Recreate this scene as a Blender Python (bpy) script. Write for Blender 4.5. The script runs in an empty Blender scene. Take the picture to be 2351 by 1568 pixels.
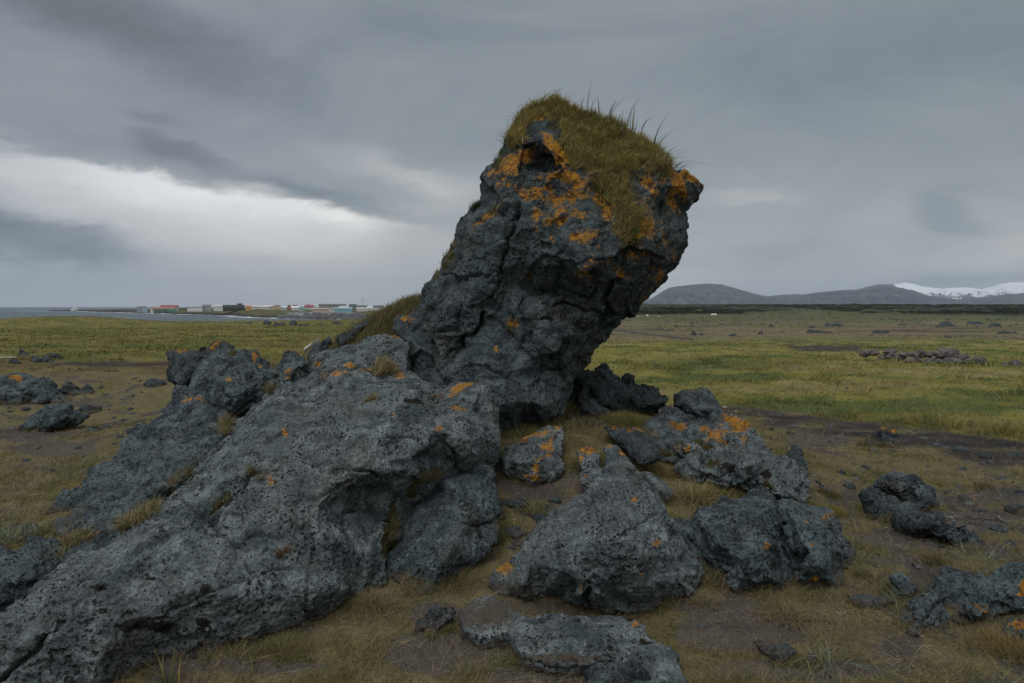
import bpy, math, random
import numpy as np
from mathutils import Vector, geometry
random.seed(7); RNG = np.random.default_rng(11)
sc = bpy.context.scene
COL = sc.collection
# ------------------------------------------------------------------ camera geometry (photo plane 2351 x 1568)
F, CU, CV, CAMZ = 1567.0, 1175.5, 784.0, 1.6
PITCH = math.atan(79 / F)
CP, SP = math.cos(PITCH), math.sin(PITCH)
def P(u, v, y):
    dx, dz = (u - CU) / F, (CV - v) / F
    d = (dx, CP + dz * SP, -SP + dz * CP)
    t = y / d[1]
    return (dx * t, y, CAMZ + d[2] * t)
def PA(a):
    a = np.asarray(a, float)
    dx, dz = (a[:, 0] - CU) / F, (CV - a[:, 1]) / F
    dy = CP + dz * SP; t = a[:, 2] / dy
    return np.stack([dx * t, a[:, 2], CAMZ + (-SP + dz * CP) * t], 1)
def proj(p):
    x, y, z = p[:, 0], p[:, 1], p[:, 2] - CAMZ
    d = np.maximum(y * CP - z * SP, 1e-3)
    return CU + F * x / d, CV - F * (y * SP + z * CP) / d
# ------------------------------------------------------------------ noise
def _h(ix, iy, iz, s):
    h = (ix.astype(np.uint32) * np.uint32(374761393) + iy.astype(np.uint32) * np.uint32(668265263)
         + iz.astype(np.uint32) * np.uint32(2147483647) + np.uint32((s * 1274126177) & 0xffffffff))
    h = (h ^ (h >> np.uint32(13))) * np.uint32(1274126177)
    h = h ^ (h >> np.uint32(16)); h = h * np.uint32(2246822519)
    return h ^ (h >> np.uint32(15))
def _f(h): return (h & np.uint32(0xffffff)).astype(np.float32) / np.float32(16777216)
def pn(p, s=0):
    p = np.asarray(p, np.float32); i = np.floor(p); f = p - i; i = i.astype(np.int64)
    w = f * f * f * (f * (f * 6 - 15) + 10); r = np.zeros(len(p), np.float32)
    for a in (0, 1):
        for b in (0, 1):
            for c in (0, 1):
                h = _h(i[:, 0] + a, i[:, 1] + b, i[:, 2] + c, s)
                g1 = _f(h) * 2 - 1; g2 = _f(h >> np.uint32(8)) * 2 - 1; g3 = ((h >> np.uint32(5)) & np.uint32(0x7fff)).astype(np.float32) / 16384 - 1
                d = g1 * (f[:, 0] - a) + g2 * (f[:, 1] - b) + g3 * (f[:, 2] - c)
                r += d * (w[:, 0] if a else 1 - w[:, 0]) * (w[:, 1] if b else 1 - w[:, 1]) * (w[:, 2] if c else 1 - w[:, 2])
    return r * 1.3
def fbm(p, s=0, o=4, g=.5, l=2.03):
    r = 0; a = 1.0; p = np.asarray(p, np.float32)
    for k in range(o): r = r + a * pn(p, s + k * 17); a *= g; p = p * l + 3.7
    return r
def p3(x, y, z=0.0): return np.stack([x, y, np.full_like(x, z)], 1)
def worley(p, s=0, cells=False):
    p = np.asarray(p, np.float32); i = np.floor(p).astype(np.int64); n = len(p)
    f1 = np.full(n, 9, np.float32); f2 = f1.copy(); hid = np.zeros(n, np.uint32); vec = np.zeros((n, 3), np.float32)
    for a in (-1, 0, 1):
        for b in (-1, 0, 1):
            for c in (-1, 0, 1):
                x, y, z = i[:, 0] + a, i[:, 1] + b, i[:, 2] + c
                h = _h(x, y, z, s); h2 = h * np.uint32(2654435761); h3 = (h2 ^ (h2 >> np.uint32(15))) * np.uint32(2246822519)
                v = np.stack([p[:, 0] - x - _f(h), p[:, 1] - y - _f(h2 >> np.uint32(7)), p[:, 2] - z - _f(h3 >> np.uint32(6))], 1).astype(np.float32)
                d = np.sqrt((v * v).sum(1)); m = d < f1
                f2 = np.where(m, f1, np.minimum(f2, d)); f1 = np.where(m, d, f1)
                hid = np.where(m, h3, hid)
                if cells: vec = np.where(m[:, None], v, vec)
    return (f1, f2, hid, vec) if cells else (f1, f2, hid)
def ss(a, b, x):
    t = np.clip((x - a) / (b - a), 0, 1); return t * t * (3 - 2 * t)
def inpoly(u, v, poly):
    r = np.zeros(len(u), bool); n = len(poly)
    for k in range(n):
        x0, y0 = poly[k]; x1, y1 = poly[(k + 1) % n]
        if y0 == y1: continue
        r ^= ((y0 > v) != (y1 > v)) & (u < (x1 - x0) * (v - y0) / (y1 - y0) + x0)
    return r
def dseg(u, v, pl, closed=False):
    d = np.full(len(u), 1e9); n = len(pl)
    for k in range(n if closed else n - 1):
        x0, y0 = pl[k]; x1, y1 = pl[(k + 1) % n]; ex, ey = x1 - x0, y1 - y0
        t = np.clip(((u - x0) * ex + (v - y0) * ey) / (ex * ex + ey * ey + 1e-9), 0, 1)
        d = np.minimum(d, np.hypot(u - x0 - t * ex, v - y0 - t * ey))
    return d
def sdp(u, v, poly):
    d = dseg(u, v, poly, True); return np.where(inpoly(u, v, poly), d, -d)   # + inside
# ------------------------------------------------------------------ objects
def link(name, me, parent=None, mat=None, **pr):
    o = bpy.data.objects.new(name, me); COL.objects.link(o)
    if parent: o.parent = parent
    if mat and me and not me.materials: me.materials.append(mat)
    for k, w in pr.items():
        if w: o[k] = w
    return o
def mesh_np(name, V, faces_idx, sizes, smooth=True):
    me = bpy.data.meshes.new(name); V = np.asarray(V, np.float32)
    fi = np.asarray(faces_idx, np.int32).ravel(); nf = len(sizes) if hasattr(sizes, '__len__') else len(fi) // sizes
    tot = np.asarray(sizes, np.int32) if hasattr(sizes, '__len__') else np.full(nf, sizes, np.int32)
    me.vertices.add(len(V)); me.vertices.foreach_set('co', V.ravel())
    me.loops.add(len(fi)); me.loops.foreach_set('vertex_index', fi)
    me.polygons.add(nf); st = np.concatenate([[0], np.cumsum(tot)[:-1]]).astype(np.int32)
    me.polygons.foreach_set('loop_start', st); me.polygons.foreach_set('loop_total', tot)
    me.polygons.foreach_set('use_smooth', np.full(nf, smooth)); me.update(calc_edges=True); me.validate()
    return me
def attr(me, name, a):
    t = me.attributes.new(name, 'FLOAT', 'POINT'); t.data.foreach_set('value', np.asarray(a, np.float32))
def cattr(me, name, rgb):
    t = me.attributes.new(name, 'FLOAT_COLOR', 'POINT')
    c = np.ones((len(rgb), 4), np.float32); c[:, :3] = rgb; t.data.foreach_set('color', c.ravel())
def verts(me):
    a = np.empty(len(me.vertices) * 3, np.float32); me.vertices.foreach_get('co', a); return a.reshape(-1, 3)
def normals(me):
    a = np.empty(len(me.vertices) * 3, np.float32); me.vertex_normals.foreach_get('vector', a); return a.reshape(-1, 3)
# ------------------------------------------------------------------ node helper
class NT:
    def __init__(s, nt): s.t = nt; nt.nodes.clear()
    def n(s, ty, **kw):
        nd = s.t.nodes.new(ty)
        for k, w in kw.items():
            if k.startswith('_'): setattr(nd, k[1:], w)
        return nd
    def put(s, sock, w):
        if isinstance(w, bpy.types.NodeSocket): s.t.links.new(w, sock)
        elif w is not None: sock.default_value = w
    def m(s, op, a, b=None, c=None, clamp=False):
        nd = s.t.nodes.new('ShaderNodeMath'); nd.operation = op; nd.use_clamp = clamp
        for k, w in enumerate((a, b, c)): s.put(nd.inputs[k], w)
        return nd.outputs[0]
    def vm(s, op, a, b=None):
        nd = s.t.nodes.new('ShaderNodeVectorMath'); nd.operation = op
        s.put(nd.inputs[0], a); s.put(nd.inputs[1], b); return nd.outputs[0]
    def mix(s, f, a, b, bt='MIX'):
        nd = s.t.nodes.new('ShaderNodeMix'); nd.data_type = 'RGBA'; nd.blend_type = bt
        for k, w in ((0, f), (6, a), (7, b)):
            if isinstance(w, tuple) and len(w) == 3: w = w + (1,)
            s.put(nd.inputs[k], w)
        return nd.outputs[2]
    def ramp(s, f, a, b, smooth=True, lo=0., hi=1.):
        nd = s.t.nodes.new('ShaderNodeMapRange'); nd.interpolation_type = 'SMOOTHSTEP' if smooth else 'LINEAR'
        s.put(nd.inputs[0], f); nd.inputs[1].default_value = a; nd.inputs[2].default_value = b
        nd.inputs[3].default_value = lo; nd.inputs[4].default_value = hi; return nd.outputs[0]
    def noise(s, vec, sc_, det=4, rough=.55, dist=0, out=0):
        nd = s.t.nodes.new('ShaderNodeTexNoise'); s.put(nd.inputs['Vector'], vec)
        nd.inputs['Scale'].default_value = sc_; nd.inputs['Detail'].default_value = det
        nd.inputs['Roughness'].default_value = rough; nd.inputs['Distortion'].default_value = dist; return nd.outputs[out]
    def voro(s, vec, sc_, feat='F1', out='Distance', rnd=1):
        nd = s.t.nodes.new('ShaderNodeTexVoronoi'); nd.feature = feat; s.put(nd.inputs['Vector'], vec)
        nd.inputs['Scale'].default_value = sc_; nd.inputs['Randomness'].default_value = rnd; return nd.outputs[out]
    def at(s, name, out='Fac'):
        nd = s.t.nodes.new('ShaderNodeAttribute'); nd.attribute_name = name; return nd.outputs[out]
    def bump(s, h, strength, dist, nrm=None):
        nd = s.t.nodes.new('ShaderNodeBump'); nd.inputs['Strength'].default_value = strength; nd.inputs['Distance'].default_value = dist
        s.put(nd.inputs['Height'], h); s.put(nd.inputs['Normal'], nrm); return nd.outputs[0]
    def pos(s): return s.t.nodes.new('ShaderNodeNewGeometry').outputs['Position']
def new_mat(name):
    m = bpy.data.materials.new(name); m.use_nodes = True; return m, NT(m.node_tree)
def finish(t, col, rough=.9, nrm=None, spec=.3, **kw):
    b = t.n('ShaderNodeBsdfPrincipled'); o = t.n('ShaderNodeOutputMaterial')
    if isinstance(col, tuple): col = col[:3] + (1,)
    t.put(b.inputs['Base Color'], col); t.put(b.inputs['Roughness'], rough); t.put(b.inputs['Normal'], nrm)
    b.inputs['Specular IOR Level'].default_value = spec
    for k, w in kw.items(): t.put(b.inputs[k.replace('_', ' ')], w)
    t.t.links.new(b.outputs[0], o.inputs[0]); return b
# ------------------------------------------------------------------ materials
def rock_material(name, dark, light, tint, scale=1.0, lichens=(.46, .205, .014), soilc=(.085, .07, .055)):
    m, t = new_mat(name); p = t.pos()
    big = t.noise(p, 1.3 * scale, 3); mid = t.noise(p, 7 * scale, 5, .6); fine = t.noise(p, 60 * scale, 5, .7)
    c = t.mix(t.ramp(mid, .36, .66), dark, light)
    c = t.mix(t.ramp(big, .45, .62, lo=0, hi=.55), c, tint)
    c = t.mix(t.ramp(t.noise(t.vm('ADD', p, (7, 3, 1)), 2.1 * scale, 5, .65), .52, .72, lo=0, hi=.5), c, (.085, .07, .058)); c = t.mix(t.ramp(t.noise(t.vm('ADD', p, (1, 9, 4)), 3.3 * scale, 6, .7), .56, .68, lo=0, hi=.55), c, (.025, .027, .03))
    # pale crust flecks and grain
    fl = t.ramp(t.noise(p, 95 * scale, 3, .7), .56, .7); c = t.mix(t.m('MULTIPLY', fl, .5), c, (.20, .215, .21))
    gr = t.ramp(t.noise(p, 52 * scale, 6, .75), .34, .66, lo=.42, hi=1.0); c = t.mix(1, c, t.mix(gr, (0, 0, 0), (1.3, 1.3, 1.3)), 'MULTIPLY')
    # vesicles (the shade inside the holes is painted in as near black)
    v1 = t.voro(t.vm('ADD', p, t.vm('MULTIPLY', t.noise(p, 30, 2, out=1), (.03, .03, .03))), 33 * scale)
    v2 = t.voro(p, 70 * scale)
    sz = t.ramp(t.noise(p, 5, 3), .35, .65, lo=-.10, hi=.12); h1 = t.ramp(t.m('SUBTRACT', v1, sz), .17, .27); h2 = t.ramp(t.m('SUBTRACT', v2, t.m('MULTIPLY', sz, .7)), .14, .34)
    c = t.mix(t.m('MULTIPLY', t.m('SUBTRACT', 1, t.m('MINIMUM', h1, t.m('ADD', .35, t.m('MULTIPLY', h2, .65)))), .92), c, (.014, .016, .018))
    # black crust, moss, soil, lichen
    w = t.noise(p, 11, 7, .72); wf = t.noise(p, 48, 6, .8)
    mk = lambda nm, k: t.m('ADD', t.at(nm), t.m('ADD', t.m('MULTIPLY', t.m('SUBTRACT', w, .5), k), t.m('MULTIPLY', t.m('SUBTRACT', wf, .5), k * 1.6)))
    c = t.mix(t.ramp(mk('black', 1.0), .5, .6), c, (.012, .011, .009))
    c = t.mix(t.ramp(mk('soil', 1.2), .45, .75), c, soilc)
    mossc = t.mix(fine, (.022, .022, .008), (.075, .065, .02)); c = t.mix(t.ramp(mk('moss', 1.0), .48, .6), c, mossc)
    lc = t.mix(t.ramp(t.noise(p, 30, 4, .7), .38, .62), (lichens[0] * 1.1, lichens[1] * 1.15, lichens[2]), (lichens[0] * .5, lichens[1] * .45, lichens[2] * .8)); lc = t.mix(t.ramp(t.noise(p, 4, 2), .5, .7, lo=0, hi=.6), lc, (.22, .15, .03))
    sp_ = t.m('MAXIMUM', t.ramp(t.noise(p, 75, 5, .75), .39, .47), t.ramp(t.at('lichen'), 1.0, 1.25, lo=0, hi=.75)); lf = t.m('MULTIPLY', t.ramp(mk('lichen', 1.5), .46, .6), sp_); c = t.mix(t.m('MULTIPLY', lf, .9), c, lc)
    h = t.m('ADD', t.m('MULTIPLY', h1, .9), t.m('ADD', t.m('MULTIPLY', h2, .35), t.m('ADD', t.m('MULTIPLY', fine, .9), t.m('MULTIPLY', t.noise(p, 24, 5, .65), 1.6))))
    finish(t, c, .9, t.bump(h, 1.0, .02), .25); return m
M = {}
M['basalt'] = rock_material('basalt', (.037, .052, .060), (.122, .157, .172), (.072, .105, .109))
M['basalt_pillar'] = rock_material('basalt_pillar', (.028, .040, .046), (.100, .127, .138), (.055, .080, .083))
M['basalt_dark'] = rock_material('basalt_dark', (.024, .032, .038), (.076, .097, .108), (.042, .061, .063))
M['basalt_pale'] = rock_material('basalt_pale', (.050, .068, .076), (.182, .214, .224), (.113, .134, .139))
M['stone_warm'] = rock_material('wall_stone', (.09, .085, .088), (.18, .165, .16), (.14, .12, .115), .5)
def blade_material(name, trans=.25):
    m, t = new_mat(name); b = t.n('ShaderNodeBsdfPrincipled'); o = t.n('ShaderNodeOutputMaterial')
    t.put(b.inputs['Base Color'], t.at('col', 'Color')); b.inputs['Roughness'].default_value = .75; b.inputs['Specular IOR Level'].default_value = .2
    tr = t.n('ShaderNodeBsdfTranslucent'); t.put(tr.inputs[0], t.at('col', 'Color')); mx = t.n('ShaderNodeMixShader'); mx.inputs[0].default_value = trans
    t.t.links.new(b.outputs[0], mx.inputs[1]); t.t.links.new(tr.outputs[0], mx.inputs[2]); t.t.links.new(mx.outputs[0], o.inputs[0]); return m
M['blade'] = blade_material('grass_blade')
def flat(name, c, rough=.7, amp=.25, sc_=3.):
    m, t = new_mat(name); n = t.noise(t.pos(), sc_, 4)
    c2 = tuple(min(1, x * (1 + amp)) for x in c); c1 = tuple(x * (1 - amp) for x in c)
    finish(t, t.mix(n, c1, c2), rough); M[name] = m; return m
# ------------------------------------------------------------------ terrain
SHORE = [(178, 714.4), (225, 716.5), (288, 718), (346, 719.4), (411, 720.9), (483, 723), (531, 725), (578, 728.5), (668, 730), (750, 732), (815, 733)]
SEAZ = -6.0
def sea_pt(u, v):
    y = 7.6 * F / (v - 705); return ((u - CU) / F * y, y)
near_coast = [(-9000, 420), (-900, 330), (-260, 175), (-94, 135), (-70, 140), (-48, 165), (-30, 210), (-35, 300), (-60, 380)]
pen = [sea_pt(u, v) for u, v in SHORE][::-1]
SEA = near_coast + pen + [(-1010, 1400), (-700, 1330), (-420, 1100), (-250, 1000), (-120, 1000), (0, 1150), (200, 3000), (900, 30000), (-60000, 30000), (-60000, 400)]
def height(x, y):
    x = np.asarray(x, float); y = np.asarray(y, float); r = np.hypot(x, y); a = x / np.maximum(y, .1)
    g = lambda cx, cy, sx, sy, h: h * np.exp(-(x - cx) ** 2 / (2 * sx * sx) - (y - cy) ** 2 / (2 * sy * sy))
    zr = -1.2 * ss(18, 60, r) - 2.4 * ss(60, 300, r) - 1.0 * ss(300, 520, r) + 5.3 * ss(560, 1250, r) + 3.2 * ss(640, 1500, r) * ss(1.5, .2, a) + 2 * ss(1500, 9000, r)
    zl = -.75 * ss(25, 110, r)
    wl = ss(-.08, -.26, a) * ss(500, 150, r)
    z = zr * (1 - wl) + zl * wl
    z = z + g(.3, 6.4, 1.3, 1.25, .47) + g(1.95, 6.9, .7, .65, .24) + g(-2.4, 5.2, 1.3, 1.0, .12)
    sx = np.where(x < -.9, 1.45, .9); z = z + 1.64 * np.exp(-(x + .9) ** 2 / (2 * sx * sx) - (y - 8.4) ** 2 / (2 * .95 ** 2))
    z = z + g(-73, 112, 9, 10, 1.35) + g(-40, 118, 10, 8, .35) + g(5, 31, 7, 4, .22) + g(15, 24, 5, 4, .18)
    z = z - .085 * ss(5.2, 4.0, r) - .3 * ss(60, 105, r) * wl - .25 * ss(80, 120, r) * wl
    q = p3(x, y)
    z = z + .03 * fbm(q * .9, 3, 4) * ss(1.5, 3, r) + .12 * fbm(q * .22, 5, 3) * ss(7, 14, r) + (.13 - .13 * np.exp(-((x - 14) / 5) ** 2 - ((y - 19.3) / 2) ** 2)) * np.abs(fbm(q * .8, 15, 3)) * ss(9, 14, r) * ss(120, 50, r) + .25 * fbm(q * .06, 6, 3) * ss(30, 90, r) + 1.0 * fbm(q * .012, 8, 3) * ss(300, 900, r)
    far = (y > 90) & (x < 900); zz = z[far]
    if far.any():
        xf, yf = x[far], y[far]; d = sdp(xf, yf, SEA)   # + = in the sea
        inl = -d; pe = ss(330, 470, yf) * (xf < 150)
        land = np.where(inl < 25, -6.5 + 3.6 * ss(-6, 25, inl), -2.9 + np.minimum(inl - 25, 170) * .027) + ss(-3, 12, inl) * (1.25 * ss(-400, -320, xf) - .6 * ss(-400, -520, xf))
        land = land + pe * (6.0 * np.exp(-((xf + 255) / 105) ** 2 - ((yf - 760) / 70) ** 2) + 2.6 * np.exp(-((xf + 305) / 30) ** 2 - ((yf - 690) / 45) ** 2)) * ss(10, 60, inl)
        lr = -1.75 + np.clip(yf - 480, -60, 185) * .0152; ll = -2.9 + np.clip(yf - 806, -60, 120) * .03; tl = -.5 + ll + (lr - ll) * ss(-400, -335, xf); land = land + (tl - land) * ss(4, 30, inl) * ss(-520, -470, xf) * (inl < 260)
        land = land + fbm(p3(xf, yf) * .05, 9, 4) * .5 * ss(0, 30, inl)
        bl = pe * ss(400, 160, inl)
        zz = zz * (1 - bl) + land * bl
        nc = (yf < 420) * (d > -12); zz = np.where(nc > 0, zz + (-8.5 - zz) * ss(-12, 6, d), zz)
        zz = np.where(d > 0, -8.5 + 2 * ss(6, 0, d) * (pe > .5), zz)
        z[far] = zz
    return z
def gz(x, y): return float(height(np.array([x]), np.array([y]))[0])
def lerpc(c, d, w): return c + (np.asarray(d) - c) * w[:, None]
R_PATH_T = [(1640, 930), (1800, 946), (2000, 972), (2351, 1012), (2800, 1070)]
R_PATH_B = [(2800, 1160), (2351, 1082), (2000, 1013), (1800, 978), (1640, 955)]
BARE = [(1010, 1500, 130, 60), (1250, 1560, 150, 35), (1720, 1450, 170, 55), (1650, 1390, 110, 30), (120, 1030, 110, 22), (1880, 1010, 90, 25), (2100, 1235, 140, 28), (1000, 1410, 70, 30), (1830, 1540, 220, 30),
        (2230, 1200, 120, 30), (560, 1530, 220, 22), (60, 1000, 90, 20), (2300, 1140, 90, 22), (150, 925, 120, 12)]
def zones(x, y, z):
    """true surface colour and grass cover of the ground at world points"""
    p = np.stack([x, y, z], 1); u, v = proj(p); r = np.hypot(x, y); n = len(x)
    q = p3(x, y); n1 = fbm(q * 1.7, 21, 4); n2 = fbm(q * .35, 22, 4); n3 = fbm(q * .06, 23, 3); nr = fbm(p3(np.arctan2(x, y) * 26, np.log(np.maximum(r, .3)) * 26), 24, 3)
    vv = v + 9 * n2 * ss(6, 12, r) + 3 * nr; uu = u + 20 * n1
    nm = fbm(q * np.array([.16, .42, 1]), 27, 4) + .35 * nr
    dry = np.array([.135, .113, .058]); soil = np.array([.075, .064, .058]); olive = np.array([.085, .082, .022]); field = np.array([.165, .155, .038])
    green = np.array([.055, .078, .022]); tan = np.array([.20, .165, .085]); lava = np.array([.036, .031, .029])
    c = np.tile(dry, (n, 1)); c = lerpc(c, olive, ss(-.1, .5, n1) * .7); cov = np.clip(.55 + .8 * n1 + .5 * n2, 0, 1)
    s = ss(.12, .5, -n1 + .3 * n2); c = lerpc(c, soil, s); cov = cov * (1 - .8 * s)
    b = np.zeros(n)
    for bu, bv, ru, rv in BARE: b = np.maximum(b, np.exp(-((u - bu) / ru) ** 2 - ((v - bv) / rv) ** 2))
    b = ss(.35, .6, b + .35 * n1 + .12 * nr) * ss(16, 12, r); c = lerpc(c, np.array([.082, .070, .058]), b); cov = cov * (1 - b)
    hgt = np.full(n, .055)
    # rocky rubbly soil on the slope to the right and to the left
    rb = ss(1750, 2100, u) * ss(1040, 1110, v) + ss(420, 250, u) * ss(850, 890, v) * ss(1080, 990, v)
    rb = rb * ss(.0, .45, nr + .3 * n2); c = lerpc(c, np.array([.045, .043, .042]), rb * .8); cov = cov * (1 - .8 * rb)
    # right meadow
    wr = ss(1150, 1250, u)
    top = np.interp(u, [p[0] for p in R_PATH_T], [p[1] for p in R_PATH_T]); bot = np.interp(u, [p[0] for p in R_PATH_B[::-1]], [p[1] for p in R_PATH_B[::-1]])
    mead = ss(6, -6, vv - top) * wr * ss(7.2, 8.6, r)
    fc = lerpc(np.tile(field, (n, 1)), green, ss(-.02, .3, nm + .3 * n3) * .85); fc = lerpc(fc, tan, ss(.08, .4, -nm + .3 * n1) * .6)
    fc = lerpc(fc, green * .75, np.exp(-((u - 1640) / 160) ** 2 - ((v - 835) / 12) ** 2) * .8)
    c = lerpc(c, fc, mead); cov = cov + (1 - cov) * mead; hgt = hgt + (.20 - hgt) * mead
    pth = wr * ss(-4, 5, v + 7 * nr - top) * ss(16, -14, v + 10 * nr + 10 * n1 - bot) * (r > 7) * ss(.75, .2, fbm(q * np.array([.9, 2.2, 1]), 35, 4) + .3); c = lerpc(c, lava * (1 + .35 * nr[:, None]), pth); cov = cov * (1 - pth)
    # left: brown flat, then meadow
    wl = ss(1150, 1050, u) * (r > 9)
    lm = wl * ss(8, -8, vv - 858 + 6 * n1)
    br = np.array([.105, .085, .035]); c = lerpc(c, br * (1 + .2 * nr[:, None]), lm); hgt = hgt + (.12 - hgt) * lm; cov = cov + (.85 - cov) * lm
    lf = wl * ss(6, -6, vv - 826); fl = lerpc(np.tile(np.array([.14, .125, .032]), (n, 1)), green, ss(-.05, .35, nm + .3 * n3) * .7); fl = lerpc(fl, br * 1.15, ss(.05, .4, -nm) * .7)
    c = lerpc(c, fl, lf); hgt = hgt + (.2 - hgt) * lf; cov = cov + (1 - cov) * lf
    db = wl * ss(4, -4, np.abs(vv - 836 - .01 * (u - 200)) - 6) * ss(90, 160, u + 30 * n1) * (r < 40); c = lerpc(c, lava, db); cov = cov * (1 - db)
    # right mid plain, tracks, scrub
    mp = wr * ss(6, -10, vv - 782); c = lerpc(c, lerpc(np.tile(np.array([.135, .11, .068]), (n, 1)), np.array([.115, .11, .045]), ss(-.2, .4, n3)), mp); hgt = hgt + (.1 - hgt) * mp
    c = lerpc(c, np.array([.045, .04, .036]), mp * ss(.22, .4, fbm(q * np.array([.05, .14, 1]), 31, 4)) * .8)
    cov = np.maximum(cov, .9 * np.exp(-((u - 1300) / 190) ** 2 - ((v - 1010) / 60) ** 2)) ; dk = wr * ss(1790, 1840, u + 60 * nr) * ss(1990, 1960, u) * ss(9, 4, np.abs(v - 799 + 10 * nr - .02 * (u - 1900)) + 6 * n1); c = lerpc(c, lava * 1.2, dk); cov = cov * (1 - dk)
    tr = wr * ss(1600, 1585, u) * ss(3.5, 1.5, np.abs(v - 759 - (u - 1415) * .115 + nr)); c = lerpc(c, lava * 1.6, tr)
    gb = wr * ss(5, -3, vv - 737); c = lerpc(c, np.array([.075, .08, .035]), gb)
    sb = wr * ss(3, -2, vv - 720); c = lerpc(c, np.array([.026, .034, .018]) * (1 + .7 * fbm(q * .02, 33, 4)[:, None]), sb)
    # coast: cliffs, sea wall, peninsula turf
    fa = (r > 105) & (u < 960)
    if fa.any():
        cf = np.tile(np.array([.07, .08, .03]), (fa.sum(), 1)); nf = fbm(q[fa] * .03, 34, 4)
        cf = lerpc(cf, np.array([.035, .034, .032]), ss(-400, -440, x[fa])); cf = lerpc(cf, np.array([.11, .075, .035]), ss(.1, .5, nf)); cf = lerpc(cf, np.array([.026, .025, .027]), ss(.7, -.8, z[fa] + 4.3 + .8 * nf))
        boul = ss(-1.6, -2.4, z[fa]) * ss(645, 680, u[fa]) * ss(845, 800, u[fa]); cf = lerpc(cf, np.array([.16, .16, .17]) * (1 + .9 * pn(p[fa] * .45, 3)[:, None]), boul)
        far_l = ss(360, 400, y[fa]); c[fa] = c[fa] + (cf - c[fa]) * far_l[:, None]; cov[fa] *= 1 - far_l
    c = c * (1 + .25 * nr[:, None] + .16 * n1[:, None])
    return np.clip(c, .008, .5), np.clip(cov, 0, 1), hgt
def build_ground():
    rs = [.0]; r = .25
    while r < 40: rs.append(r); r *= 1.0085
    while r < 1600: rs.append(r); r *= 1.02
    while r < 40000: rs.append(r); r *= 1.09
    rs = np.array(rs); an = np.concatenate([np.radians(np.arange(-46, 46, .105)), np.radians(np.arange(46, 314, 4.))])
    R_, A_ = np.meshgrid(rs[1:], an, indexing='ij'); x = (R_ * np.sin(A_)).ravel(); y = (R_ * np.cos(A_)).ravel()
    z = np.concatenate([height(x[k:k + 200000], y[k:k + 200000]) for k in range(0, len(x), 200000)])
    c = []; 
    for k in range(0, len(x), 200000):
        s = slice(k, k + 200000); cc, cv, hh = zones(x[s], y[s], z[s]); c.append(cc)
    c = np.concatenate(c)
    # rubble and clods in the turf
    r = np.hypot(x, y); q = p3(x, y); nb = r < 14
    w = worley(q[nb] * 14, 5); z[nb] += .010 * ss(.5, .0, w[0]) * (1 + pn(q[nb] * 2, 4)) + .016 * fbm(q[nb] * 9, 6, 4, .6)
    sc_ = (r > 560) & (x > -40) & (y > 0) & (r < 2500); z[sc_] += 7.0 * np.maximum(-.25, fbm(q[sc_] * np.array([.006, .003, 1]), 41, 4)) + 3.0 * np.maximum(0, fbm(q[sc_] * .035, 40, 4)) + 1.5 * ss(.25, 0, worley(q[sc_] * .03, 8)[0])
    nr, na = len(rs) - 1, len(an); V = np.concatenate([[[0, 0, gz(0, .01)]], np.stack([x, y, z], 1)]); c = np.concatenate([c[:1], c])
    i, j = np.meshgrid(np.arange(nr - 1), np.arange(na), indexing='ij'); a = 1 + i * na + j; b = 1 + i * na + (j + 1) % na
    quads = np.stack([a, b, b + na, a + na], -1).reshape(-1, 4)[:, ::-1]
    j = np.arange(na); tris = np.stack([np.zeros(na, int), 1 + j, 1 + (j + 1) % na], 1)[:, ::-1]
    me = mesh_np('ground', V, np.concatenate([quads.ravel(), tris.ravel()]), np.concatenate([np.full(len(quads), 4), np.full(len(tris), 3)]))
    cattr(me, 'col', c)
    m, t = new_mat('ground_soil'); p = t.pos()
    f = t.noise(p, 45, 5, .7); g = t.noise(p, 180, 3, .7); k = t.ramp(f, .25, .75, lo=.62, hi=1.35); k2 = t.ramp(g, .3, .7, lo=.7, hi=1.3)
    c = t.mix(1, t.at('col', 'Color'), t.mix(1, t.mix(t.m('MULTIPLY', k, .5), (0, 0, 0), (1, 1, 1)), t.mix(t.m('MULTIPLY', k2, .5), (0, 0, 0), (1, 1, 1)), 'MULTIPLY'), 'MULTIPLY')
    c = t.mix(1, c, (4, 4, 4), 'MULTIPLY')
    fl = t.ramp(t.voro(p, 190), .0, .17, lo=1, hi=0); c = t.mix(t.m('MULTIPLY', fl, t.ramp(t.noise(p, 3, 3), .5, .65, lo=0, hi=.6)), c, (.28, .25, .22))
    finish(t, c, .95, t.bump(t.m('ADD', t.m('MULTIPLY', f, 1.5), t.m('MULTIPLY', g, .5)), .8, .012), .2)
    link('ground', me, mat=m, kind='structure')
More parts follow.
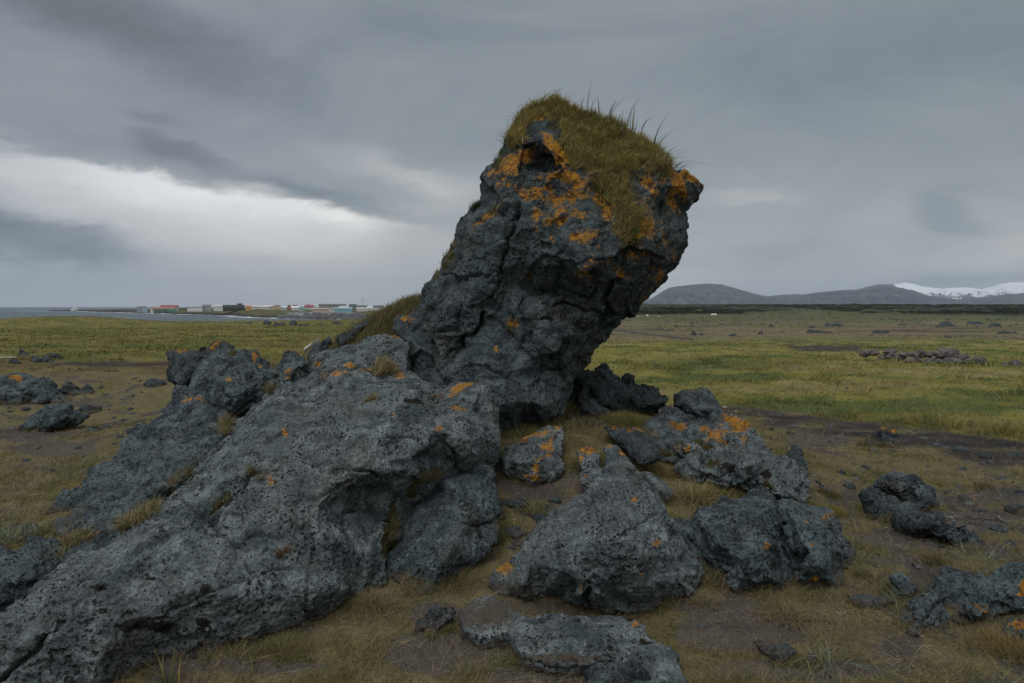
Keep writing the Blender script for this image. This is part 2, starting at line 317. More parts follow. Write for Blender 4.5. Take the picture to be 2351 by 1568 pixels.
def build_sea():
    n = 220; u = np.linspace(-1, 1, n); xs = np.sign(u) * np.abs(u) ** 2.5 * 60000 - 300; rs = 60 * (1.0065 ** np.arange(1100)); rs = rs[rs < 60000]
    an = np.radians(np.linspace(-75, 14, 700)); R_, A_ = np.meshgrid(rs, an, indexing='ij'); x = (R_ * np.sin(A_)).ravel(); y = (R_ * np.cos(A_)).ravel()
    q = p3(x, y); fade = ss(4000, 800, np.hypot(x, y)); z = SEAZ + .35 * fbm(q * np.array([.05, .12, 1]), 50, 5, .6) * (.3 + fade)
    nr, na = len(rs), len(an); i, j = np.meshgrid(np.arange(nr - 1), np.arange(na - 1), indexing='ij'); a = i * na + j
    me = mesh_np('sea', np.stack([x, y, z], 1), np.stack([a, a + na, a + na + 1, a + 1], -1).reshape(-1), 4)
    d = np.zeros(len(x)); sel = (y < 2200); dd = sdp(x[sel], y[sel], SEA); n = fbm(q[sel] * .035, 51, 4)
    d[sel] = ss(14, 2, dd - 10 * n) * ss(.0, .35, n + .25) * (y[sel] > 300)
    cap = ss(.52, .62, fbm(q * np.array([.02, .06, 1]), 52, 5, .65)) * .5
    attr(me, 'foam', np.clip(d + cap, 0, 1))
    m, t = new_mat('sea_water'); p = t.pos(); s = t.vm('MULTIPLY', p, (.25, .7, .3)); n = t.noise(s, .9, 6, .65)
    n2 = t.noise(s, .12, 5, .6); c = t.mix(t.ramp(n2, .35, .65), (.035, .055, .07), (.075, .10, .115))
    f = t.ramp(t.m('ADD', t.at('foam'), t.m('MULTIPLY', t.m('SUBTRACT', n, .5), .9)), .45, .65); c = t.mix(f, c, (.6, .64, .66))
    finish(t, c, t.m('ADD', .38, t.m('MULTIPLY', f, .4)), t.bump(n, .9, .9), .4); link('sea', me, mat=m, kind='structure')
# ------------------------------------------------------------------ mountains
def mountain(name, prof, Y0, Y1, base_v, mat, amp, seed, snow=False):
    us = np.arange(prof[0][0], prof[-1][0] + 1, 2.5); vs = np.interp(us, [p[0] for p in prof], [p[1] for p in prof])
    nd = 70; V = []; back = 22
    for k in range(nd + back):
        tt = k / (nd - 1) if k < nd else 1 + (k - nd + 1) / back
        y = Y0 + (Y1 - Y0) * tt
        crest = (705 - vs) / F * Y1 + CAMZ; base = (705 - base_v) / F * Y0 + CAMZ
        sh = tt ** 1.1 if tt <= 1 else 1 - (tt - 1) ** 1.3
        x = (us - CU) / F * (Y0 + (Y1 - Y0) * min(tt, 1))
        z = base - 20 + (crest - base + 20) * sh; V.append(np.stack([x, np.full_like(x, y), z], 1))
    V = np.array(V); nk, nu = V.shape[:2]; f = V.reshape(-1, 3); L = (Y1 - Y0)
    w = np.minimum(np.repeat(np.arange(nk) / (nd - 1), nu), 1); w = np.sin(np.clip(w, 0, 1) * math.pi) + .06
    q = f.copy(); q[:, 2] = 0; q = q / L
    ridg = 1 - np.abs(fbm(q * np.array([16, 4, 1]), seed, 5, .55)) * 2
    f[:, 2] += amp * w * (ridg - .65) + amp * .25 * fbm(q * 40, seed + 1, 3) * np.minimum(w, 1)
    i, j = np.meshgrid(np.arange(nk - 1), np.arange(nu - 1), indexing='ij'); a = i * nu + j
    me = mesh_np(name, f, np.stack([a, a + 1, a + nu + 1, a + nu], -1).reshape(-1), 4); return link(name, me, mat=mat, kind='structure')
def mats_mountain():
    for nm, sl, lo in (('mountain_rock', None, 0), ('mountain_snow', 1, 0)):
        m, t = new_mat(nm); p = t.pos(); g = t.n('ShaderNodeNewGeometry'); n = t.noise(p, .004, 6, .6); n2 = t.noise(p, .0012, 5, .6)
        c = t.mix(t.ramp(n, .3, .7), (.03, .03, .033), (.085, .076, .074)); c = t.mix(t.ramp(n2, .45, .6), c, (.085, .078, .074)); gl = t.noise(t.vm('MULTIPLY', p, (1, .25, .18)), .012, 7, .7, .8); c = t.mix(1, c, t.mix(t.ramp(gl, .35, .62), (.45, .45, .5), (1.5, 1.45, 1.4)), 'MULTIPLY')
        sp = t.n('ShaderNodeSeparateXYZ'); t.t.links.new(p, sp.inputs[0]); zz = sp.outputs[2]
        if sl: s = t.ramp(t.m('ADD', t.m('DIVIDE', zz, 400), t.m('ADD', t.m('MULTIPLY', t.m('SUBTRACT', n, .5), 1.7), t.m('MULTIPLY', t.m('SUBTRACT', t.noise(p, .018, 6, .7), .5), 1.5))), .50, .60); c = t.mix(s, c, (.82, .85, .88))
        else: s = t.ramp(t.m('ADD', t.m('DIVIDE', zz, 330), t.m('MULTIPLY', t.m('SUBTRACT', t.noise(p, .02, 5, .7), .5), 1.5)), .95, 1.25, lo=0, hi=.45); c = t.mix(s, c, (.5, .52, .55))
        finish(t, c, .95, t.bump(n, .8, 30.), .1); M[nm] = m
# ------------------------------------------------------------------ rocks
def remesh(me, voxel):
    o = bpy.data.objects.new('tmp', me); COL.objects.link(o); md = o.modifiers.new('r', 'REMESH'); md.mode = 'VOXEL'; md.voxel_size = voxel; md.adaptivity = 0
    dg = bpy.context.evaluated_depsgraph_get(); out = bpy.data.meshes.new_from_object(o.evaluated_get(dg)); bpy.data.objects.remove(o); bpy.data.meshes.remove(me); out.materials.clear(); return out
def smooth_np(me, V, it, fac=.5):
    e = np.empty(len(me.edges) * 2, np.int32); me.edges.foreach_get('vertices', e); e = e.reshape(-1, 2)
    deg = np.bincount(e.ravel(), minlength=len(V)).astype(np.float32)[:, None]
    for _ in range(it):
        s = np.stack([np.bincount(e[:, 0], V[e[:, 1], k], len(V)) + np.bincount(e[:, 1], V[e[:, 0], k], len(V)) for k in range(3)], 1)
        V = V + (s / deg - V) * fac
    return V.astype(np.float32)
ROCKS = {}
def shell(outline, inner, back, edge, seed, bulge, nb):
    """closed faceted solid: a front of measured points and a back pushed away from the camera"""
    rg = np.random.default_rng(seed); ol = [tuple(p) for i, p in enumerate(outline) if math.hypot(p[0] - outline[i - 1][0], p[1] - outline[i - 1][1]) > .35]; n = len(ol)
    # densify the outline with a rough wobble so that no straight edges are left
    pts = []
    for k in range(n):
        a, b = ol[k], ol[(k + 1) % n]; L = math.hypot(b[0] - a[0], b[1] - a[1]); m = max(1, int(L / 14))
        for j in range(m):
            t = j / m; w = 0 if j == 0 else rg.normal() * min(2.2, L * .03)
            pts.append((a[0] + (b[0] - a[0]) * t + w * (b[1] - a[1]) / L, a[1] + (b[1] - a[1]) * t - w * (b[0] - a[0]) / L, a[2] + (b[2] - a[2]) * t))
    no = len(pts); poly = [(p[0], p[1]) for p in pts]; O = np.array(pts)
    def plane(u, v):   # smooth depth of the outline plane
        w = 1 / ((O[:, 0] - u) ** 2 + (O[:, 1] - v) ** 2 + 60.) ** 1.4; return float((w * O[:, 2]).sum() / w.sum())
    ins = [(u, v, d if d > 1.5 else plane(u, v) + d) for u, v, d in inner]
    if nb:
        us, vs = O[:, 0], O[:, 1]; c = 0; tries = 0
        dm = max(sdp(np.linspace(us.min(), us.max(), 12).repeat(12), np.tile(np.linspace(vs.min(), vs.max(), 12), 12), poly).max(), 1)
        while c < nb and tries < 400:
            tries += 1; u, v = rg.uniform(us.min(), us.max()), rg.uniform(vs.min(), vs.max()); d = float(sdp(np.array([u]), np.array([v]), poly)[0])
            if d < dm * .18 or any(math.hypot(u - p[0], v - p[1]) < dm * .45 for p in ins): continue
            ins.append((u, v, plane(u, v) - bulge * min(1, d / dm * 1.6) ** .6 * rg.uniform(.6, 1.15))); c += 1
    allp = pts + ins
    co, ed, fa, ov, _, _ = geometry.delaunay_2d_cdt([Vector((p[0], p[1])) for p in allp], [(k, (k + 1) % no) for k in range(no)], [], 1, 1e-4)
    dep, isedge = [], []
    for k, c in enumerate(co):
        if ov[k]: dep.append(allp[ov[k][0]][2]); isedge.append(ov[k][0] < no)
        else: dep.append(min(allp, key=lambda p: (p[0] - c.x) ** 2 + (p[1] - c.y) ** 2)[2]); isedge.append(True)
    Fr = PA([(c.x, c.y, d) for c, d in zip(co, dep)]); ie = np.array(isedge); w = np.where(ie, edge, 1.0) * rg.uniform(.88, 1.12, len(ie))
    Bk = Fr + np.array(back)[None] * w[:, None]
    N = len(Fr); faces = []
    ecount = {}
    for f in fa:
        f = list(f); faces.append(f); faces.append([k + N for k in f[::-1]])
        for a, b in zip(f, f[1:] + f[:1]): ecount[(a, b)] = 1
    for (a, b) in list(ecount):
        if (b, a) not in ecount: faces.append([b, a, a + N, b + N])
    me = bpy.data.meshes.new('shell'); me.from_pydata([tuple(v) for v in np.concatenate([Fr, Bk])], [], faces); me.update(); return me
def rock_detail(V, N, s, k=1.0, pits=1.0, facet=1.0, cell=3.2, rough=1.0, big=0., fw=1.):
    q = V + .12 * np.stack([fbm(V * 1.7, s + 1, 3), fbm(V * 1.7, s + 2, 3), fbm(V * 1.7, s + 3, 3)], 1)
    d = .03 * k * fbm(q * 1.4, s + 4, 3)
    for f, a in ((cell * .5, big * fw), (cell, .05), (cell * 2.6, .022), (cell * 6.2, .009)):
        f1, f2, hid, vec = worley(q * f, s + int(f * 10), True); dr = np.stack([_f(hid), _f(hid >> np.uint32(8)), _f(hid * np.uint32(747796405))], 1) * 2 - 1
        d += facet * k * a * np.clip((vec * dr).sum(1) * 1.3, -1, 1); d -= facet * k * a * .55 * ss(.13, .0, f2 - f1) * ss(-.1, .35, fbm(q * f * .4, s + 9, 2))
    b = 1 - np.abs(fbm(q * 6.5, s + 5, 4, .55)) * 2; d += .009 * rough * k * b
    d += .012 * rough * k * fbm(V * 24, s + 6, 3, .6) + .005 * rough * fbm(V * 75, s + 7, 2)
    if pits:
        m = ss(-.25, .3, fbm(V * 2.2, s + 8, 2))
        f1, _, hid = worley(V * 15, s + 11); d -= .016 * pits * ss(.36, .12, f1) * (_f(hid) < .5) * m
        f1, _, hid = worley(V * 34, s + 12); d -= .0065 * pits * ss(.42, .15, f1) * (_f(hid) < .6)
    return d
def blobmask(u, v, lst, wu=None):
    a = np.zeros(len(u))
    for b in lst:
        bu, bv, ru, rv = b[:4]; st = b[4] if len(b) > 4 else 1; an = math.radians(b[5]) if len(b) > 5 else 0
        x, y = u - bu, v - bv; xx = x * math.cos(an) + y * math.sin(an); yy = -x * math.sin(an) + y * math.cos(an)
        a = np.maximum(a, st * np.exp(-(xx / ru) ** 2 - (yy / rv) ** 2))
    return a
def rock(name, outline, label, cat='rock', inner=(), back=None, edge=.3, voxel=.012, innz=(), mat='basalt', cracks=(), lichen=(), moss=(), black=(), soil=(), grp=None,
         k=1.0, pits=1.0, facet=1.0, cell=3.2, rough=1.0, big=.03, bulge=None, nb=5, sm=2, key=None, seed=None, ytb=None, dents=(), strip=1):
    if ytb:
        vt, vb = min(p[1] for p in outline), max(p[1] for p in outline); outline = [(p[0], p[1], ytb[1] + (ytb[0] - ytb[1]) * (vb - p[1]) / (vb - vt) + (p[2] if len(p) > 2 else 0)) for p in outline]
    outline = list(outline)
    w = (max(p[0] for p in outline) - min(p[0] for p in outline)) / F * np.mean([p[2] for p in outline]); h = (max(p[1] for p in outline) - min(p[1] for p in outline)) / F * np.mean([p[2] for p in outline])
    seed = seed or (abs(hash_s(label)) % 9973); size = min(w, h * 1.6)
    if back is None: back = (0, .75 * size, -.12 * size)
    if bulge is None: bulge = .38 * size
    me = remesh(shell(outline, list(inner) + [(u, v, (CAMZ - z) * F / (v - 705)) for u, v, z in innz], back, edge, seed, bulge, nb), voxel); V = smooth_np(me, verts(me), sm); me.vertices.foreach_set('co', V.ravel()); me.update()
    N = normals(me); u, v = proj(V); fc = -(N * (V - np.array([0, 0, CAMZ])) / np.linalg.norm(V - np.array([0, 0, CAMZ]), axis=1)[:, None]).sum(1); fr = ss(-.1, .25, fc)
    d = rock_detail(V, N, seed, k, pits, facet, cell, rough, big, ss(.25, .65, fc))
    nu, nv = u + 16 * fbm(V * 5, 71, 3), v + 16 * fbm(V * 5, 72, 3)
    for pl, wd, dp in cracks: d -= dp * fr * ss(wd, wd * .15, dseg(nu, nv, pl))
    for b in dents: d -= b[4] * fr * blobmask(nu, nv, [b[:4] + (1,) + tuple(b[5:])])
    V = V + N * d[:, None]; V = V.astype(np.float32); V = smooth_np(me, V, 1, .25); me.vertices.foreach_set('co', V.ravel()); me.update()
    N = normals(me); fr2 = (fr > .05)
    nz = fbm(V * 6, 80, 4); nb_ = fbm(V * 8, 83, 4); ze = height(V[:, 0], V[:, 1])
    attr(me, 'lichen', np.clip(blobmask(u, v, lichen) * (.74 + 1.25 * nz + .15 * N[:, 2]) * fr2 if lichen else np.zeros(len(V)), 0, 1.2))
    so = np.clip(.75 * ss(.12, .0, V[:, 2] - ze) , 0, 1)
    if soil: so = np.maximum(so, blobmask(u, v, soil))
    attr(me, 'soil', so)
    mo = blobmask(u, v, moss) * fr2 if moss else np.zeros(len(V)); attr(me, 'moss', mo); attr(me, 'black', np.clip(blobmask(u, v, black) * (.72 + 1.5 * nb_), 0, 1.1) * fr2 if black else np.zeros(len(V)))
    me.polygons.foreach_set('use_smooth', np.ones(len(me.polygons), bool)); me.name = name
    c = V.mean(0); c[2] = V[:, 2].min(); V = V - c; me.vertices.foreach_set('co', V.ravel()); me.update()
    o = link(name, me, mat=M[mat], label=label, category=cat, group=grp); o.location = c.tolist()
    if key: ROCKS[key] = o
    return o
def hash_s(s):
    h = 5381
    for ch in s: h = (h * 33 + ord(ch)) & 0xffffffff
    return h
Y = lambda pts, y: [(u, v, y) for u, v in pts]
def big_rocks():
    pil = [(1275, 216), (1243, 236), (1220, 244), (1196, 262), (1181, 284), (1167, 303), (1160, 333), (1154, 344), (1139, 375), (1129, 387), (1106, 405), (1103, 427), (1105, 445), (1098, 467), (1077, 485), (1062, 496), (1052, 516),
           (1045, 541), (1040, 556), (1026, 587), (1003, 621), (980, 655), (970, 674), (957, 700), (934, 737), (918, 773), (923, 796), (916, 822), (900, 860), (905, 900)]
    pil = Y(pil, 6.45) + [(960, 960, 6.2), (1060, 1010, 6.05), (1150, 1020, 5.95), (1165, 985, 5.95), (1197, 965, 6.0), (1246, 968, 6.05), (1289, 950, 6.15), (1305, 904, 6.3)] + \
          Y([(1318, 862), (1348, 838), (1352, 815), (1371, 792), (1394, 782), (1407, 756), (1424, 741), (1423, 730), (1440, 720), (1456, 727), (1471, 713), (1474, 697), (1493, 677), (1511, 655), (1526, 644), (1543, 614), (1561, 589),
             (1579, 560), (1578, 538), (1575, 513), (1574, 486), (1586, 475), (1603, 449), (1607, 427), (1599, 412), (1573, 394), (1545, 380), (1534, 360), (1508, 332), (1484, 314), (1438, 292), (1392, 272), (1346, 259), (1306, 244)], 6.45)
    inn = [(1240, 300, -.22), (1200, 330, -.25), (1290, 290, -.08), (1240, 322, -.42), (1185, 385, -.38), (1150, 420, -.28), (1290, 375, -.55), (1310, 410, -.62), (1255, 372, -.22), (1215, 400, -.24), (1245, 430, -.42), (1285, 440, -.40),
           (1400, 340, -.15), (1380, 400, -.42), (1460, 380, -.3), (1330, 480, -.68), (1390, 470, -.62), (1400, 540, -.72), (1440, 560, -.66), (1300, 560, -.72), (1350, 610, -.72), (1220, 520, -.55), (1190, 450, -.45), (1172, 500, -.52),
           (1130, 560, -.50), (1095, 600, -.42), (1090, 520, -.30), (1115, 655, -.50), (1130, 620, -.46), (1060, 610, -.34), (1020, 650, -.28), (1000, 700, -.30), (1060, 700, -.42), (1250, 610, -.58), (1200, 600, -.42), (1175, 640, -.34), (1220, 670, -.26), (1290, 680, -.28),
           (1340, 680, -.34), (1420, 640, -.62), (1390, 700, -.42), (1500, 430, -.42), (1570, 425, -.22), (1480, 480, -.52), (1520, 540, -.46), (1480, 600, -.5), (1530, 600, -.3), (1445, 660, -.46), (1470, 650, -.36), (1440, 700, -.2), (1405, 740, -.14),
           (1150, 710, -.28), (1185, 715, -.42), (1230, 740, -.50), (1280, 770, -.46), (1180, 790, -.36), (1240, 810, -.42), (1310, 740, -.26), (1350, 770, -.2), (1110, 760, -.28), (1065, 790, -.24), (1000, 770, -.28), (960, 800, -.22), (1020, 850, -.26),
           (1090, 850, -.34), (1160, 860, -.34), (1230, 870, -.32), (1290, 850, -.18), (1120, 930, -.36), (1200, 920, -.34), (1250, 930, -.28)]
    rock('lava_pillar', pil, 'tall leaning lava rock pillar with orange lichen, grass growing on its slanted top', 'rock pillar', inn, back=(.05, 1.5, -.1), edge=.16, voxel=.0115, nb=10, facet=.7, rough=.75, big=.09, bulge=.4, key='pillar', sm=1, mat='basalt_pillar',
         k=.95, pits=1.0, cell=3.1,
         cracks=[([(1437, 578), (1436, 610), (1425, 640), (1392, 690), (1400, 715), (1370, 745)], 9, .16), ([(1105, 725), (1090, 760), (1062, 795)], 8, .13), ([(1060, 862), (1075, 845), (1110, 850), (1160, 862), (1200, 905)], 5, .05), ([(1200, 720), (1250, 735), (1290, 775)], 6, .05),
                 ([(1190, 455), (1180, 480), (1165, 560), (1150, 640), (1130, 690)], 7, .07), ([(1250, 700), (1330, 700), (1380, 735)], 7, .07), ([(1490, 545), (1500, 600), (1470, 640)], 5, .04), ([(1340, 810), (1300, 840), (1240, 850)], 5, .05), ([(1000, 620), (1060, 640), (1120, 630)], 5, .05)],
         dents=[(1525, 475, 10, 14, .12, -20), (1181, 480, 8, 18, .09, -15), (1250, 385, 30, 20, .08), (1220, 640, 70, 30, .02), (1405, 765, 25, 20, .05), (1010, 800, 60, 30, .06), (1300, 500, 8, 5, .05), (1500, 430, 5, 6, .05), (1480, 440, 6, 5, .04)],
         lichen=[(1290, 450, 100, 80, .74), (1480, 520, 70, 100, .6), (1180, 420, 40, 40, .7), (1190, 370, 56, 24, 1.35, -42), (1288, 358, 62, 18, 1.3, 46), (1225, 275, 40, 12, 1.15, -22), (1320, 440, 40, 70, .95, 40), (1290, 500, 95, 32, .82, -12), (1290, 410, 50, 30, 1.05), (1400, 500, 16, 50, 1.05, -25), (1168, 448, 18, 10, 1.1), (1232, 498, 18, 20, .95),
                 (1230, 530, 10, 8, 1.1), (1265, 545, 14, 12, 1.05), (1555, 400, 55, 18, 1.25, 30), (1565, 440, 28, 30, .9), (1545, 460, 10, 34, 1.15, -25), (1500, 435, 50, 60, .62), (1535, 570, 20, 40, .8, -20), (1460, 575, 12, 18, 1.), (1440, 640, 26, 22, .85), (1390, 600, 50, 24, .62),
                 (1500, 640, 30, 60, .6), (1425, 625, 14, 30, .9), (1110, 500, 50, 10, .85, -42), (1135, 405, 24, 12, .9), (1195, 300, 16, 14, .8), (1172, 300, 10, 26, .9), (1140, 800, 9, 10, 1.15), (1172, 740, 30, 10, .75, 20), (1208, 812, 7, 5, 1.2), (1240, 640, 60, 20, .45), (1350, 630, 60, 30, .5), (1340, 545, 60, 16, .85, -5),
                 (1380, 570, 20, 10, .9), (940, 735, 12, 8, .8), (1480, 690, 14, 12, .8), (1370, 770, 34, 10, .45)],
         moss=[(1270, 240, 60, 24, 1.2, 35), (1370, 330, 120, 50, 1.3, 30), (1450, 350, 100, 35, 1.2, 35), (1400, 430, 45, 70, 1.25, 10), (1440, 520, 32, 60, 1.2), (1185, 310, 22, 40, 1.1), (1320, 330, 50, 60, 1.1, 40), (1030, 585, 14, 30, .9), (1020, 600, 10, 30, .7), (1068, 490, 10, 10, .8)],
         soil=[(1410, 775, 40, 22, .6), (1400, 790, 20, 12, .8)])
    slab = [(1111, 881, 5.35), (1060, 880, 5.5), (1000, 884, 5.8), (930, 855, 6.05), (935, 792, 6.3), (915, 776, 6.35), (880, 768, 6.4), (845, 776, 6.4), (820, 790, 6.4), (770, 800, 6.35), (720, 812, 6.25), (680, 838, 6.1), (655, 866, 6.0), (640, 887, 5.9), (600, 915, 5.65), (560, 950, 5.4), (525, 985, 5.2), (505, 1012, 4.9),
            (450, 1075, 4.5), (395, 1130, 4.2), (330, 1180, 3.95), (265, 1225, 3.75), (150, 1290, 3.48), (60, 1345, 3.22), (0, 1388, 3.05), (-120, 1450, 2.85), (-260, 1500, 2.7), (-300, 1800, 2.55), (0, 1760, 2.6), (200, 1660, 2.8), (285, 1590, 2.95), (330, 1555, 3.05), (480, 1512, 3.17), (560, 1490, 3.26), (640, 1462, 3.4), (740, 1450, 3.5), (790, 1418, 3.62),
            (835, 1352, 3.75), (885, 1340, 3.85), (880, 1290, 3.95), (892, 1235, 4.1), (930, 1152, 4.35), (985, 1118, 4.5), (1050, 1085, 4.65), (1108, 1062, 4.8), (1145, 1022, 5.0), (1143, 985, 5.1), (1137, 945, 5.15), (1122, 900, 5.2)]
    rock('lava_slab', slab, 'huge tilted slab of pitted grey lava below the leaning pillar', 'rock slab',
         innz=[(850, 800, 1.22), (700, 870, .95), (800, 900, .98), (950, 900, 1.02), (1060, 930, .9), (1110, 960, .78), (640, 960, .86), (750, 980, .84), (880, 1000, .82), (1000, 990, .80), (1080, 1010, .72), (560, 1060, .72), (680, 1080, .68), (800, 1085, .67), (930, 1080, .62), (480, 1150, .56), (600, 1180, .52), (720, 1170, .50),
          (820, 1150, .46), (850, 1235, .26), (760, 1270, .30), (650, 1280, .33), (520, 1270, .39), (400, 1230, .46), (300, 1300, .4), (430, 1350, .31), (560, 1370, .25), (680, 1370, .18), (780, 1350, .16), (160, 1370, .36), (300, 1430, .22), (450, 1450, .1), (100, 1450, .26), (220, 1520, .11), (30, 1480, .2), (600, 1440, .06), (20, 1560, .05)],
         back=(.0, .9, -.75), edge=.45, voxel=.0085, nb=0, key='slab', k=.85, facet=.62, rough=.85, cell=2.7, pits=1.25, sm=5, mat='basalt_pale',
         cracks=[([(395, 1140), (430, 1160), (470, 1180), (500, 1200)], 5, .05), ([(640, 890), (560, 955), (505, 1015), (440, 1085)], 8, .06), ([(575, 1080), (520, 1150), (480, 1190)], 7, .06), ([(480, 1195), (530, 1240), (560, 1255)], 4, .04), ([(0, 1560), (80, 1500), (95, 1470)], 7, .08), ([(100, 1440), (150, 1395)], 8, .06),
                 ([(760, 1090), (800, 1080), (900, 1100), (985, 1110)], 7, .05), ([(1010, 1015), (1045, 1040), (1050, 1075)], 5, .05), ([(1110, 900), (1105, 960), (1120, 1000)], 6, .04), ([(820, 1150), (790, 1200), (820, 1290)], 6, .06), ([(815, 1030), (880, 1000), (960, 1010)], 4, .02), ([(380, 1400), (560, 1330), (700, 1300)], 4, .025), ([(800, 1120), (860, 1140), (890, 1200)], 8, .05)],
         dents=[(737, 998, 13, 10, .07), (778, 1002, 8, 9, .06), (745, 895, 12, 6, .05), (686, 1032, 16, 10, .05), (577, 1085, 26, 7, .06, -30), (490, 1155, 40, 8, .05, -40), (800, 1008, 6, 5, .04), (640, 1050, 10, 6, .03), (850, 1150, 60, 30, .05), (700, 1230, 80, 30, .04), (960, 1050, 40, 16, .04), (120, 1450, 40, 16, .06, -35)],
         lichen=[(1060, 890, 30, 6, 1.4, -14), (1035, 905, 26, 7, .9, -20), (987, 919, 11, 7, 1.35), (735, 836, 12, 6, 1.2), (807, 842, 14, 5, 1.3), (900, 860, 40, 8, .8, 12), (665, 862, 16, 10, 1.2), (770, 862, 40, 12, .72), (1010, 985, 12, 9, .95), (903, 952, 6, 5, 1.2), (655, 995, 9, 14, .85), (225, 1487, 24, 9, .95), (845, 852, 40, 10, .72), (620, 1095, 14, 20, .62, -60),
                 (910, 775, 20, 6, .8), (1050, 940, 20, 8, .7), (620, 1190, 10, 6, .6)],
         moss=[(580, 1082, 24, 6, 1.2, -25), (500, 1150, 40, 7, 1.1, -45), (430, 1100, 20, 7, 1.0, -35), (905, 1190, 10, 45, 1.3, 10), (890, 1260, 22, 26, 1.4), (880, 1240, 12, 50, 1.2, 10), (945, 1130, 12, 18, 1.25, 20), (850, 915, 26, 6, .9, -30), (395, 1325, 26, 5, .7, -30)],
         black=[(380, 1440, 110, 20, 1.15), (300, 1370, 36, 12, .95), (215, 1340, 40, 11, .9, 10), (350, 1420, 60, 9, 1., -5), (560, 1315, 38, 12, .95), (470, 1350, 22, 14, .8, -30), (340, 1325, 26, 10, .95), (320, 1530, 34, 22, 1.1), (300, 1562, 40, 16, .9), (460, 1440, 40, 20, 1.05), (955, 922, 26, 8, .9), (430, 1500, 40, 14, .95), (250, 1400, 60, 10, .8), (560, 1405, 30, 8, .7), (620, 1075, 30, 7, .8, -20)],
         soil=[(500, 1380, 160, 60, .32), (450, 1250, 120, 30, .3), (690, 860, 40, 20, .4)])
    plate = [(443, 884, 6.2), (402, 892, 6.2), (400, 910, 6.1), (382, 932, 6.05), (362, 957, 5.95), (352, 973, 5.85), (320, 968, 5.9), (295, 981, 5.85), (292, 1006, 5.75), (277, 1027, 5.65), (268, 1049, 5.55), (228, 1067, 5.45), (209, 1089, 5.35), (185, 1114, 5.2), (132, 1141, 5.05), (122, 1172, 4.95), (80, 1203, 4.8), (95, 1250, 4.5),
             (110, 1300, 4.1), (150, 1302, 3.9), (265, 1240, 4.1), (330, 1195, 4.3), (395, 1145, 4.5), (450, 1090, 4.75), (505, 1027, 5.1), (520, 985, 5.3), (518, 920, 6.0), (480, 890, 6.15)]
    rock('lava_plate', plate, 'long dark lava plate split by a grassy crack from the huge tilted slab', 'rock slab', [(420, 940, -.1), (460, 960, -.1), (400, 1010, -.14), (340, 1010, -.1), (440, 1050, -.1), (320, 1070, -.16), (250, 1100, -.1), (360, 1120, -.14), (270, 1160, -.12), (180, 1180, -.08), (160, 1250, -.05), (330, 990, -.16)],
         back=(0, .7, -.6), edge=.4, voxel=.009, nb=4, bulge=.1, k=.9, facet=.9, cell=3.6, pits=1.2, sm=2, mat='basalt',
         cracks=[([(300, 1180), (340, 1160)], 8, .06), ([(370, 1100), (400, 1120), (398, 1140)], 4, .04), ([(310, 1080), (310, 1060), (290, 1070)], 8, .08), ([(120, 1230), (200, 1250), (260, 1230)], 5, .04), ([(400, 905), (450, 905)], 5, .04)],
         lichen=[(437, 908, 14, 6, 1.1), (450, 922, 26, 5, 1.35), (475, 905, 14, 4, .8), (187, 1118, 7, 7, 1.0), (225, 1225, 12, 4, .7, -35)], moss=[(455, 1080, 16, 7, 1.1, -50), (400, 1132, 12, 14, 1.1)])
    rock('lava_block', [(-60, 1200, 4.7), (0, 1212, 4.65), (35, 1203, 4.65), (70, 1207, 4.6), (110, 1222, 4.45), (135, 1262, 4.15), (125, 1298, 3.95), (60, 1338, 3.6), (0, 1385, 3.4), (-90, 1440, 3.2), (-200, 1440, 3.2), (-150, 1260, 4.3)], 'dark rough block at the lower end of the cracked lava plate', inner=[(30, 1250, -.1), (70, 1280, -.12), (-30, 1310, -.12), (0, 1340, -.05)],
         back=(0, .6, -.5), edge=.4, voxel=.009, nb=2, bulge=.1, pits=1.2, facet=.8, cell=4, mat='basalt')
    rock('lava_block', [(450, 892), (452, 868), (456, 849), (465, 827), (482, 811), (505, 800), (530, 797), (556, 803), (586, 815), (616, 837), (640, 850), (658, 862), (650, 880), (600, 915), (555, 950), (520, 960), (470, 930)], 'peaked wrinkled block with small lichen spots, at the far end of the cracked lava plate',
         ytb=(6.6, 5.7), inner=[(530, 815, -.1), (490, 845, -.28), (560, 860, -.25), (520, 880, -.3), (600, 870, -.15), (580, 835, -.12)], back=(0, .9, -.3), edge=.3, nb=3, k=1, mat='basalt', lichen=[(586, 817, 8, 6, 1.3), (598, 838, 6, 8, 1.0), (525, 872, 7, 3, 1.0), (560, 800, 6, 4, .6)], cracks=[([(500, 870), (540, 850), (545, 835)], 5, .06), ([(540, 905), (515, 890)], 5, .06)], moss=[(535, 806, 14, 12, .9)])
    rock('lava_block', [(388, 862), (392, 840), (402, 826), (425, 812), (450, 797), (476, 792), (496, 780), (512, 786), (522, 796), (530, 830), (520, 870), (460, 880), (410, 880)], 'darker jagged block with an orange lichen peak, behind the peaked wrinkled block', ytb=(7.4, 6.7), nb=6, mat='basalt_dark', k=1.1, facet=1.2, lichen=[(497, 786, 14, 8, 1.4), (488, 793, 8, 8, 1.0), (553, 806, 7, 7, 1.2)])
    rock('boulder', [(382, 824), (384, 808), (400, 803), (425, 804), (432, 815), (428, 832), (405, 836), (386, 832)], 'small dark boulder with lichen on its top edge, in the meadow behind the jagged block', 'boulder', ytb=(19.6, 19.), voxel=.03, nb=4, mat='basalt_dark', lichen=[(418, 806, 14, 5, 1.3)], k=1.3)
    rock('lava_block', [(628, 850), (640, 824), (660, 812), (684, 814), (702, 828), (725, 840), (715, 870), (640, 880)], 'small rounded hump with lichen, between the peaked block and the slab top', ytb=(6.8, 6.4), nb=5, mat='basalt', lichen=[(686, 817, 14, 6, 1.3), (668, 855, 14, 8, 1.1)])
